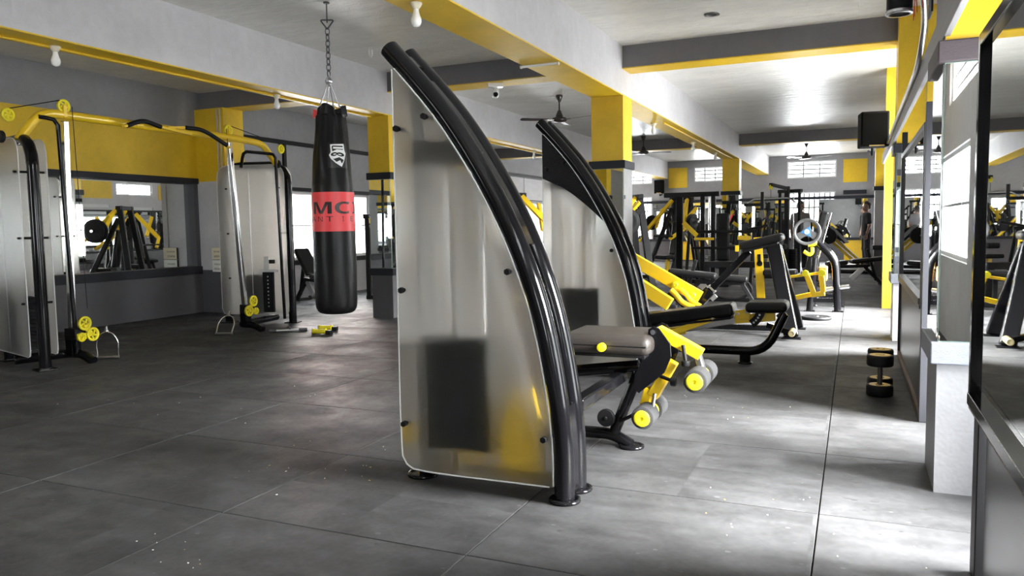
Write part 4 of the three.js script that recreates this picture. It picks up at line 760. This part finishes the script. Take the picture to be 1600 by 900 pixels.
// black multi-press rack in front of the far column
{
  const t = thing('shoulder_press_rack', 'black press rack with tall back pad before the far column', 'gym machine');
  const z = -16.0;
  part('top_beam', rspan(-3.62, -2.50, 1.80, 1.90, z - 0.10, z, 0.012), M.blackMatt, t);
  part('slanted_upright', bar([-3.42, 0.06, z - 0.6], [-3.30, 1.82, z - 0.05], 0.13, 0.09, 0.012), M.blackMatt, t);
  for (const x of [-2.83, -2.62]) part('upright', rspan(x - 0.045, x + 0.045, 0, 1.86, z - 0.09, z, 0.012), M.blackMatt, t);
  for (const x of [-3.06, -1.80]) { part('front_upright', bar([x - 0.06, 0.0, z + 0.25], [x, 1.12, z + 0.15], 0.06, 0.06, 0.01), M.blackMatt, t); part('rear_strut', bar([x + 0.05, 0.0, z - 0.5], [x, 1.10, z + 0.10], 0.055, 0.055, 0.01), M.blackMatt, t); }
  part('upper_bar', rspan(-3.10, -1.74, 1.06, 1.12, z + 0.12, z + 0.18, 0.01), M.blackMatt, t);
  part('lower_bar', rspan(-3.02, -1.80, 0.74, 0.79, z + 0.14, z + 0.19, 0.01), M.blackMatt, t);
  part('back_pad', (() => { const g = new RoundedBoxGeometry(0.26, 0.95, 0.09, 4, 0.044); g.translate(-2.42, 0.98, z + 0.02); return plain(g); })(), M.leather, t);
  part('pad_post', rspan(-2.50, -2.34, 0.05, 0.6, z - 0.08, z + 0.0, 0.01), M.blackMatt, t);
  part('seat', rspan(-2.60, -2.22, 0.42, 0.50, z + 0.08, z + 0.5, 0.03, 3), M.leather, t);
  part('base_rail', [rspan(-3.75, -2.3, 0.0, 0.08, z - 0.62, z - 0.52, 0.01), rspan(-2.55, -2.25, 0, 0.07, z - 0.6, z + 0.4, 0.01)], M.blackMatt, t);
  part('press_arm', [bar([-3.2, 1.28, z + 0.05], [-2.9, 1.02, z + 0.25], 0.09, 0.05, 0.01), bar([-2.95, 0.95, z + 0.25], [-2.55, 0.95, z + 0.3], 0.05, 0.04, 0.01), bar([-2.1, 0.97, z + 0.25], [-1.85, 0.95, z + 0.25], 0.09, 0.05, 0.01)], M.yel, t);
  part('bar_catch', [rspan(-2.02, -1.68, 1.58, 1.64, z - 0.05, z + 0.01, 0.01), rspan(-1.70, -1.64, 1.50, 1.86, z - 0.05, z + 0.01, 0.01), bar([-1.95, 1.12, z], [-1.55, 1.20, z + 0.05], 0.05, 0.05, 0.01)], M.blackMatt, t);
  part('chrome_post', [rod([-1.86, 0.0, z - 0.1], [-1.84, 1.60, z - 0.1], 0.03), rod([-2.72, 0.0, z - 0.2], [-2.72, 1.85, z - 0.2], 0.025)], M.chrome, t);
}
leverPress('yellow-armed chest press left of the black rack, under the far window', [-3.95, 0, -17.9], R(-35), { tall: 1.88, plates: 0.18 });
leverPress('yellow-armed press behind the mirrored central column', [-3.75, 0, -12.6], R(-60), { tall: 1.75, plates: 0.22 });
leverPress('yellow-armed press farther back between the two column rows', [-4.6, 0, -15.4], R(75), { tall: 1.9, plates: 0.22 });
leverPress('yellow-armed press beside the far left boards', [-7.9, 0, -15.8], R(60), { tall: 1.85, plates: 0.2 });
legPress('incline leg press with yellow rails behind the punching bag', [-7.15, 0, -12.2], R(105));
legPress('incline leg press at the right before the far mirror', [-0.15, 0, -20.6], R(80), 0.85);
leverPress('black and yellow press just left of the second shield, near the boards', [-4.75, 0, -11.2], R(60), { tall: 1.8, plates: 0.24 });
legPress('incline leg press between the two column rows, yellow rails toward the left wall', [-4.75, 0, -14.1], R(-90), 1.0);
legPress('incline leg press in the middle bay behind the presses', [-3.9, 0, -22.0], R(40));
bench('black adjustable bench half hidden by the punching bag', [-8.45, 0, -10.75], R(70), 0.6);
bench('black adjustable bench behind the A-frame row machine', [-1.80, 0, -11.6], R(95), 0.7, 6);
pulldown('tall pulldown tower right of the far column', [-1.62, 0, -19.0], R(-20));
pulldown('pulldown tower near the far left windows', [-6.9, 0, -24.6], R(10));
bench('black bench against the right mirrors past the pilaster', [-0.10, 0, -16.2], R(-80), 0.7, 6);
{
  const t = thing('preacher_bench', 'bench with yellow keyhole post behind the A-frame', 'bench');
  part('keyhole_post', [bar([-1.36, 0.02, -13.0], [-1.42, 1.02, -13.0], 0.13, 0.05, 0.006)], M.yel, t);
  part('keyhole', [shift(turnZ(disc(0.045, 0.012)), -1.385, 0.60, -12.97), bar([-1.39, 0.60, -12.97], [-1.395, 0.75, -12.97], 0.05, 0.012, 0.004)], M.blackMatt, t);
  part('long_rail', [rspan(-2.3, -1.0, 0.52, 0.62, -13.25, -13.15, 0.01), rspan(-2.3, -2.2, 0, 0.55, -13.25, -13.15, 0.01), rspan(-1.1, -1.0, 0, 0.55, -13.25, -13.15, 0.01)], M.blackMatt, t);
  part('seat', rspan(-1.30, -0.80, 0.42, 0.52, -12.95, -12.6, 0.035, 3), M.leather, t);
  part('seat_post', bar([-1.05, 0.02, -12.75], [-1.05, 0.43, -12.75], 0.06, 0.06, 0.008), M.blackMatt, t);
  part('floor_rail', rspan(-2.2, -0.8, 0, 0.06, -12.8, -12.7, 0.01), M.blackMatt, t);
  part('bow', sweep([[-2.05, 0.14, -12.5], [-1.85, 0.07, -12.5], [-1.6, 0.08, -12.5], [-1.45, 0.2, -12.5], [-1.5, 0.32, -12.5]], 0.022), M.blackMatt, t);
}
// dumbbell rack and plates in the far left, seen between the shields
{
  const t = thing('plate_tree', 'black plate rack with loaded plates at the far left window', 'rack', [-8.3, 0, -13.6], R(20));
  part('mast', bar([0, 0.04, 0], [0, 1.3, 0], 0.07, 0.07, 0.01), M.blackMatt, t); part('foot_bar', [rspan(-0.35, 0.35, 0, 0.06, -0.3, -0.22, 0.01), rspan(-0.35, 0.35, 0, 0.06, 0.22, 0.3, 0.01), rspan(-0.04, 0.04, 0, 0.06, -0.3, 0.3, 0.01)], M.blackMatt, t);
  for (const [y, r] of [[0.38, 0.2], [0.80, 0.16], [1.15, 0.13]]) { part('peg', rod([-0.30, y, 0], [0.30, y, 0], 0.02), M.chrome, t); for (const x of [-0.14, -0.2, 0.14, 0.2]) plateOn(t, x, y, 0, r, M.rubberBlack); }
}
// ---------------------------------------------------------------- two upright dumbbells
function dumbbell(label, x, z, turn) {
  const d = thing('dumbbell', label, 'dumbbell', [x, 0, z], turn, undefined);
  for (const y of [0, 0.215]) {
    const h = part('head', shift(lathe([[0, 0], [0.080, 0], [0.087, 0.006], [0.089, 0.02], [0.089, 0.066], [0.085, 0.078], [0.074, 0.080], [0.070, 0.077], [0, 0.077]], 40), 0, y, 0), M.rubberBlack, d);
    part('gold_ring', shift(lathe([[0.030, 0], [0.068, 0], [0.070, 0.003], [0.068, 0.005], [0.030, 0.005]], 40), 0, y + 0.076, 0), M.gold, h);
    part('gold_mark', [rspan(-0.022, 0.022, y + 0.0765, y + 0.082, -0.012, 0.012, 0.002)], M.gold, h);
  }
  part('handle', shift(lathe([[0.016, 0.075], [0.018, 0.10], [0.0165, 0.145], [0.018, 0.19], [0.016, 0.22]], 20), 0, 0, 0), M.iron, d);
}
dumbbell('upright black dumbbell with gold rings, nearer of the pair', 0.185, -6.08, 0.3);
dumbbell('upright black dumbbell with gold rings, farther of the pair', 0.195, -6.36, 1.1);

// ================================================================ fixtures
function lightBulb(label, x, y, z) {
  const t = thing('light_bulb', label, 'bulb', [x, y, z], 0, undefined);
  part('holder', lathe([[0, 0], [0.042, 0], [0.044, -0.012], [0.030, -0.034], [0.020, -0.050], [0, -0.050]], 24), M.cream, t);
  part('neck', lathe([[0.019, -0.046], [0.020, -0.062], [0.026, -0.085], [0.0335, -0.105]], 24), M.whiteGloss, t);
  part('globe', lathe([[0.0335, -0.103], [0.037, -0.120], [0.036, -0.135], [0.030, -0.152], [0.018, -0.164], [0, -0.168]], 24), M.whiteGloss, t);
}
lightBulb('unlit white bulb under the left beam, nearest the camera', -6.10, 2.81, -4.48);
lightBulb('unlit white bulb under the left beam beside the punching bag chain', -6.10, 2.81, -7.18);
lightBulb('unlit white bulb under the left beam beyond the bag column', -6.10, 2.81, -15.0);
lightBulb('large unlit white bulb under the central beam at the top edge', -2.80, 2.81, -4.76);
lightBulb('unlit bulb under the central beam just past the yellow column', -2.86, 2.81, -11.95);
lightBulb('middle bulb of the three past the yellow column', -2.85, 2.81, -15.1);
lightBulb('last bulb under the central beam before the far column', -2.82, 2.81, -17.5);
function conduitRun(label, x, z0, z1) { solo('conduit', [rod([x, 2.798, z0], [x, 2.798, z1], 0.012), ...[0.2, 0.5, 0.8].map((k) => rspan(x - 0.02, x + 0.02, 2.795, 2.812, z0 + (z1 - z0) * k - 0.01, z0 + (z1 - z0) * k + 0.01, 0.002))], M.yellow, label, 'conduit'); }
conduitRun('yellow conduit under the left beam, nearest run', -6.12, 1.0, -9.1);
conduitRun('yellow conduit under the left beam past the bag column', -6.12, -9.7, -19.4);
conduitRun('yellow conduit under the central beam past the yellow column', -2.70, -11.95, -19.4);
{
  const t = thing('tube_light', 'thin white batten across the central beam underside', 'lamp', [-2.80, 2.80, -7.06]);
  part('batten', rspan(-0.19, 0.19, -0.012, 0.008, -0.015, 0.015, 0.004), M.whiteGloss, t); for (const s of [-1, 1]) part('end_cap', rspan(s * 0.1925 - 0.0075, s * 0.1925 + 0.0075, -0.016, 0.010, -0.018, 0.018, 0.003), M.cream, t);
}
{
  const t = thing('security_camera', 'white dome security camera under the middle cross beam', 'camera', [-4.32, 3.12, -9.32], R(30));
  part('mount_box', rspan(-0.10, 0.10, -0.05, 0.0, -0.06, 0.06, 0.008), M.whiteGloss, t); part('neck', rod([0, -0.05, 0], [0, -0.08, 0.0], 0.035), M.whiteGloss, t);
  part('head', (() => { const g = plain(new THREE.CapsuleGeometry(0.045, 0.05, 8, 20)); g.rotateX(R(15)); g.translate(0, -0.13, 0.01); return g; })(), M.whiteGloss, t); part('lens', (() => { const g = plain(new THREE.SphereGeometry(0.032, 20, 14)); g.scale(1, 1.1, 0.7); g.translate(0, -0.145, 0.042); return g; })(), M.glossBlack, t);
}
function ceilingFan(label, x, z, turn, m = M.fanBrown) {
  const t = thing('ceiling_fan', label, 'fan', [x, 0, z], turn);
  part('canopy', shift(lathe([[0, 0], [0.055, 0], [0.06, -0.02], [0.03, -0.10], [0.014, -0.12], [0, -0.12]], 24), 0, 3.39, 0), m, t);
  part('down_rod', rod([0, 3.08, 0], [0, 3.30, 0], 0.013), m, t);
  part('lower_cup', shift(lathe([[0.014, 0.10], [0.03, 0.08], [0.062, 0.0], [0.058, -0.01], [0, -0.01]], 24), 0, 3.05, 0), m, t);
  part('motor', shift(lathe([[0, 0.05], [0.05, 0.05], [0.115, 0.03], [0.125, 0.0], [0.115, -0.025], [0.05, -0.04], [0, -0.042]], 32), 0, 2.99, 0), m, t);
  for (let k = 0; k < 3; k++) { const g = slabXY([[0.20, -0.045], [0.62, -0.065], [0.66, -0.03], [0.66, 0.045], [0.62, 0.065], [0.20, 0.05]], -0.003, 0.003, 0.001); g.rotateX(R(-90 + 10)); g.rotateY(R(120 * k)); part('blade', shift(g, 0, 2.985, 0), m, t); const h = bar([0.09, 0, 0], [0.24, 0, 0], 0.05, 0.006, 0.002, [0, 1, 0]); h.rotateY(R(120 * k)); part('blade_arm', shift(h, 0, 2.985, 0), m, t); }
}
ceilingFan('dark brown ceiling fan above the second shield', -4.46, -12.1, R(-22));
ceilingFan('dark ceiling fan just right of the yellow column', -4.70, -18.6, R(12));
ceilingFan('far ceiling fan in front of the high window', -1.22, -22.5, R(-14));
ceilingFan('ceiling fan over the near right bay, above the frame', -1.1, -1.5, R(30));
for (const [x, z, label] of [[-1.37, -8.26, 'round ceiling vent in the near right bay']]) { const t = thing('ceiling_vent', label, 'vent', [x, 3.386, z]); part('rim', lathe([[0.05, 0], [0.075, 0], [0.078, -0.006], [0.05, -0.008], [0.05, 0]], 28), M.steel, t); part('grille', shift(disc(0.05, 0.004), 0, -0.001, 0), M.iron, t); }
for (const [x, z, label] of [[-5.285, -7.9, 'white ceiling hook near the top of the shield'], [-4.2, -11.6, 'white ceiling hook near the first fan']]) { const t = thing('ceiling_hook', label, 'hook', [x, 3.39, z]); part('hook', sweep([[-0.02, 0, 0], [-0.022, -0.08, 0], [0, -0.11, 0], [0.02, -0.085, 0], [0.02, -0.02, 0]], 0.007, 8), M.white, t); }
function speaker(label, x, y, z, turn, w, h, d) {
  const t = thing('wall_speaker', label, 'speaker', [x, y, z], turn);
  part('cabinet', rspan(-w / 2, w / 2, -h / 2, h / 2, -d / 2, d / 2, 0.015, 3), M.speakerBlack, t);
  const f = part('grille', rspan(-w / 2 + 0.015, w / 2 - 0.015, -h / 2 + 0.03, h / 2 - 0.015, d / 2 - 0.004, d / 2 + 0.010, 0.008), M.speakerBlack, t);
  part('name_strip', rspan(-0.06, 0.10, -h / 2 + 0.006, -h / 2 + 0.02, d / 2, d / 2 + 0.004, 0.001), M.gold, t);
  part('bracket', [rod([0, -h / 2, -0.05], [0, -h / 2 - 0.08, -0.05], 0.014), bar([0, -h / 2 - 0.07, -0.05], [0, -h / 2 - 0.02, -d / 2 - 0.18], 0.04, 0.02, 0.004)], M.blackMatt, t);
}
speaker('black wall speaker high on the right by the pilaster', 0.18, 2.30, -10.0, R(8), 0.30, 0.40, 0.26);
speaker('small black speaker on the far wall beside the yellow square', -6.14, 2.54, -26.45, R(-8), 0.30, 0.46, 0.2);
{ // wall fan with bracket, loose wires and conduit at the top right
  const t = thing('wall_fan', 'black wall fan motor on a bracket at the top right edge', 'fan');
  part('motor', shift(lathe([[0, -0.14], [0.05, -0.14], [0.062, -0.12], [0.062, -0.02], [0.075, 0.0], [0.085, 0.10], [0.06, 0.2], [0, 0.2]], 28), 0.195, 2.47, -4.6), M.blackMatt, t);
  part('motor_ring', shift(lathe([[0.050, -0.15], [0.064, -0.15], [0.066, -0.13], [0.050, -0.13]], 28), 0.195, 2.47, -4.6), M.steel, t);
  part('bracket', [rspan(0.05, 0.36, 2.44, 2.52, -4.66, -4.56, 0.006), rspan(0.335, 0.345, 2.30, 2.60, -4.70, -4.52, 0.003)], M.blackMatt, t);
  for (const [x, dx, y] of [[0.262, 0.0, 2.29], [0.275, -0.018, 2.27], [0.29, 0.01, 2.33], [0.255, 0.02, 2.31]]) part('loose_wire', sweep([[x, 2.50, -4.55], [x + dx * 0.5, 2.42, -4.54], [x + dx, y, -4.55]], 0.0022, 6, 16), M.red, t);
  solo('cable_conduit', sweep([[0.30, 2.47, -4.62], [0.315, 2.40, -4.72], [0.335, 2.33, -4.95], [0.330, 2.20, -5.2], [0.333, 2.17, -6.0], [0.333, 2.165, -7.5], [0.333, 2.15, -9.0], [0.333, 2.13, -10.2]], 0.016, 10, 80), M.steel, 'bent grey cable conduit running along the right lintel', 'conduit');
}
{ // two notices on the left column (unreadable small print)
  const make = (seed, bg, label, y0) => {
    const c = document.createElement('canvas'); c.width = 256; c.height = 176; const x = c.getContext('2d'); x.fillStyle = bg; x.fillRect(0, 0, 256, 176); const r = rng(seed);
    for (const [ly, h, a, b] of [[46, 30, 40, 190], [112, 38, 30, 175]]) for (let px = a; px < b; px += 13) { x.strokeStyle = r() < 0.8 ? '#4c4636' : '#7b7462'; x.lineWidth = 4; x.beginPath(); x.moveTo(px + r() * 4, ly + r() * 6); x.lineTo(px + r() * 6, ly + h - r() * 4); if (r() < 0.6) { x.moveTo(px, ly + h * r()); x.lineTo(px + 9, ly + h * r()); } x.stroke(); }
    const m = new THREE.CanvasTexture(c); m.colorSpace = THREE.SRGBColorSpace;
    const t = thing('notice_board', label, 'notice'); part('board', rspan(-9.06, -8.77, y0, y0 + 0.185, -9.075, -9.045, 0.004), M.wood, t); const pg = new THREE.PlaneGeometry(0.285, 0.18); pg.translate(-8.915, y0 + 0.0925, -9.0445); part('printed_sheet', plain(pg), std(col(1, 1, 1), { map: m, roughness: 0.6 }), t);
  };
  make(3, '#e8ddbf', 'cream notice with two dark lines on the left column, upper one', 0.825); make(9, '#ecebe4', 'whiter notice under the cream one on the left column', 0.632);
}
// scraps and crumbs on the mats
{
  const g = new THREE.BoxGeometry(0.016, 0.0015, 0.007), im = new THREE.InstancedMesh(g, std(col(1, 1, 1), { roughness: 0.8 }), 73); im.name = 'paper_scraps'; im.userData = { kind: 'stuff', label: 'tiny white and yellow scraps scattered on the mats', category: 'litter' };
  const r = rng(77), m = new THREE.Matrix4(), q = new THREE.Quaternion(), e = new THREE.Euler(), cs = [col(0.75, 0.74, 0.70), col(0.6, 0.42, 0.1), col(0.7, 0.6, 0.4)];
  const spots2 = [[-2.45, -2.1, 0.26, 12], [-2.5, -3.0, 0.4, 9], [-4.5, -4.3, 0.9, 14], [-0.2, -3.4, 0.5, 16], [-2.6, -3.4, 0.5, 12], [-0.6, -5.2, 0.6, 10]]; let k = 0;
  for (const [x, z, s, n] of spots2) for (let i = 0; i < n; i++, k++) { e.set(0, r() * 6.3, 0); q.setFromEuler(e); const f = 0.25 + 0.65 * r() * r(); m.compose(new THREE.Vector3(x + (r() - 0.5) * 2 * s, 0.0008, z + (r() - 0.5) * 1.4 * s), q, new THREE.Vector3(f, 1, f)); im.setMatrixAt(k, m); im.setColorAt(k, cs[r() < 0.7 ? 0 : r() < 0.5 ? 1 : 2]); }
  scene.add(im);
}

// dark drops dried on the mats near the nearest column
{
  const at = [[-0.014, -4.075], [0.021, -4.099], [0.006, -4.02], [0.134, -4.059], [0.035, -3.981], [0.185, -4.009], [0.231, -3.959], [-0.008, -3.729], [0.021, -3.723], [0.104, -3.729], [0.295, -3.711], [0.314, -3.702], [0.413, -3.74], [-1.724, -5.531], [-1.638, -5.33], [-1.666, -5.674], [-0.884, -4.745], [-0.79, -4.715], [-0.574, -4.795], [-0.621, -5.322]];
  const g = new THREE.CylinderGeometry(0.012, 0.012, 0.0006, 16), im = new THREE.InstancedMesh(g, std(col(0.035, 0.035, 0.036), { roughness: 0.6 }), at.length); im.name = 'dried_drops'; im.userData = { kind: 'stuff', label: 'small dark dried drops on the mats near the nearest column', category: 'stain' };
  const r = rng(31), mm = new THREE.Matrix4(); at.forEach(([px, pz], i) => { mm.makeScale(0.6 + r(), 1, 0.4 + 0.5 * r()); mm.setPosition(px, 0.0004, pz); im.setMatrixAt(i, mm); }); scene.add(im);
}

// ================================================================ people
function bodyField(bones, lo, hi, cell, blend) {
  const size = Math.max(hi[0] - lo[0], hi[1] - lo[1], hi[2] - lo[2]), n = Math.ceil(size / cell), mc = new MarchingCubes(n, new THREE.MeshStandardMaterial(), false, false, 200000), c = [0, 1, 2].map((k) => (lo[k] + hi[k]) / 2), h = n / 2;
  const P = new THREE.Vector3(), A = new THREE.Vector3(), D = new THREE.Vector3();
  for (let z = 0; z < n; z++) for (let y = 0; y < n; y++) for (let x = 0; x < n; x++) {
    P.set(c[0] + ((x - h) / h) * size / 2, c[1] + ((y - h) / h) * size / 2, c[2] + ((z - h) / h) * size / 2); let d = 9;
    for (const [a, b, ra, rb, sq] of bones) { A.set(...a); D.set(b[0] - a[0], b[1] - a[1], b[2] - a[2]); const l2 = Math.max(1e-9, D.lengthSq()), t = Math.min(1, Math.max(0, P.clone().sub(A).dot(D) / l2)); const q = P.clone().sub(A.addScaledVector(D, t)); if (sq) q.x *= sq[0], q.y *= sq[1], q.z *= sq[2]; const e = q.length() - (ra + (rb - ra) * t); const k = Math.max(blend - Math.abs(d - e), 0) / blend; d = Math.min(d, e) - k * k * blend / 4; }
    mc.field[x + y * n + z * n * n] = -d;
  }
  mc.isolation = 0; mc.update(); const cnt = mc.count, pos = new Float32Array(mc.positionArray.slice(0, cnt * 3)); for (let i = 0; i < cnt; i++) for (let k = 0; k < 3; k++) pos[i * 3 + k] = c[k] + pos[i * 3 + k] * size / 2;
  let g = new THREE.BufferGeometry(); g.setAttribute('position', new THREE.BufferAttribute(pos, 3)); g = mergeVertices(g, 1e-4); g.computeVertexNormals(); return plain(g);
}
function person(label, at, turn, shirt, trousers, skinC, hairC) { // standing, arms hanging, faces +z
  const t = thing('person', label, 'person', at, turn);
  const skin = std(skinC, { roughness: 0.55 }), S = [];
  for (const s of [-1, 1]) S.push([[s * 0.17, 1.42, 0], [s * 0.225, 1.13, -0.02], 0.05, 0.04], [[s * 0.225, 1.13, -0.02], [s * 0.215, 0.90, 0.05], 0.038, 0.027], [[s * 0.10, 0.92, 0], [s * 0.11, 0.50, 0.01], 0.085, 0.055], [[s * 0.11, 0.50, 0.01], [s * 0.115, 0.10, -0.02], 0.052, 0.036], [[s * 0.115, 0.05, -0.03], [s * 0.125, 0.035, 0.13], 0.042, 0.034]);
  S.push([[0, 0.96, 0], [0, 1.20, 0], 0.125, 0.115, [0.85, 1, 1.15]], [[0, 1.20, 0], [0, 1.38, 0], 0.125, 0.13, [0.78, 1, 1.2]], [[-0.12, 1.42, 0], [0.12, 1.42, 0], 0.065, 0.065], [[0, 1.42, 0], [0, 1.55, 0.01], 0.055, 0.05]);
  const body = bodyField(S, [-0.4, -0.02, -0.4], [0.4, 1.58, 0.4], 0.022, 0.05);
  const H = [[[0, 1.60, 0.02], [0, 1.68, 0.0], 0.068, 0.085], [[0, 1.56, 0.05], [0, 1.60, 0.055], 0.04, 0.05], [[0, 1.635, 0.085], [0, 1.60, 0.105], 0.010, 0.016], [[0, 1.50, 0], [0, 1.60, 0], 0.05, 0.055], [[-0.08, 1.63, -0.005], [-0.083, 1.66, -0.01], 0.014, 0.018], [[0.08, 1.63, -0.005], [0.083, 1.66, -0.01], 0.014, 0.018], [[-0.022, 1.575, 0.09], [0.022, 1.575, 0.09], 0.010, 0.010], [[-0.05, 1.665, 0.07], [0.05, 1.665, 0.07], 0.016, 0.016]];
  const head = bodyField(H, [-0.13, 1.48, -0.13], [0.13, 1.80, 0.14], 0.008, 0.02), hands = [];
  for (const s of [-1, 1]) { const w = [s * 0.215, 0.90, 0.05], F = [[w, [s * 0.213, 0.83, 0.06], 0.026, 0.030, [1.5, 1, 0.85]]]; for (let k = 0; k < 4; k++) { const z = 0.03 + k * 0.02, l = [0.062, 0.078, 0.072, 0.055][3 - k] * 0.5; F.push([[s * 0.213, 0.815, z], [s * 0.210, 0.815 - l, z + 0.004], 0.009, 0.0085], [[s * 0.210, 0.815 - l, z + 0.004], [s * 0.198, 0.815 - 2 * l, z + 0.008], 0.0085, 0.0075]); } F.push([[s * 0.208, 0.86, 0.085], [s * 0.200, 0.825, 0.112], 0.011, 0.009]); hands.push(bodyField(F, [s * 0.21 - 0.09, 0.72, -0.03], [s * 0.21 + 0.09, 0.92, 0.15], 0.005, 0.008)); }
  part('body', mergeGeometries([body, head, ...hands]), skin, t);
  const shirtB = []; for (const s of [-1, 1]) shirtB.push([[s * 0.165, 1.42, 0], [s * 0.205, 1.22, -0.01], 0.068, 0.068]); shirtB.push([[0, 0.92, 0], [0, 1.20, 0], 0.150, 0.140, [0.85, 1, 1.15]], [[0, 1.20, 0], [0, 1.38, 0], 0.142, 0.148, [0.78, 1, 1.2]], [[-0.12, 1.42, 0], [0.12, 1.42, 0], 0.075, 0.075]);
  part('t_shirt', bodyField(shirtB, [-0.4, 0.7, -0.4], [0.4, 1.52, 0.4], 0.018, 0.04), shirt, t);
  const pants = [[[0, 0.93, 0], [0, 0.88, 0], 0.135, 0.13, [0.85, 1, 1.15]]]; for (const s of [-1, 1]) pants.push([[s * 0.095, 0.90, 0], [s * 0.11, 0.50, 0.005], 0.102, 0.078], [[s * 0.11, 0.50, 0.005], [s * 0.115, 0.10, -0.02], 0.076, 0.062]);
  part('trousers', bodyField(pants, [-0.5, 0.02, -0.5], [0.5, 1.05, 0.5], 0.02, 0.04), trousers, t);
  for (const s of [-1, 1]) part('shoe', (() => { const g = new RoundedBoxGeometry(0.10, 0.085, 0.29, 4, 0.04); g.translate(s * 0.12, 0.043, 0.05); return plain(g); })(), M.blackMatt, t);
  part('hair', bodyField([[[0, 1.69, -0.025], [0, 1.735, 0.0], 0.088, 0.075], [[0, 1.62, -0.06], [0, 1.70, -0.03], 0.05, 0.075]], [-0.14, 1.52, -0.17], [0.14, 1.86, 0.13], 0.010, 0.02), std(hairC, { roughness: 0.6 }), t);
}
person('person in black t-shirt and dark trousers standing by the far right column', [0.30, 0, -23.5], R(-75), std(col(0.012, 0.012, 0.014), { roughness: 0.8 }), std(col(0.02, 0.02, 0.026), { roughness: 0.8 }), col(0.20, 0.11, 0.075), col(0.01, 0.008, 0.008));
person('person in grey shirt silhouetted against the glaring far window', [-1.28, 0, -21.3], R(15), std(col(0.16, 0.15, 0.16), { roughness: 0.8 }), std(col(0.03, 0.03, 0.035), { roughness: 0.8 }), col(0.20, 0.11, 0.075), col(0.01, 0.008, 0.008));

renderer.render(scene, camera);
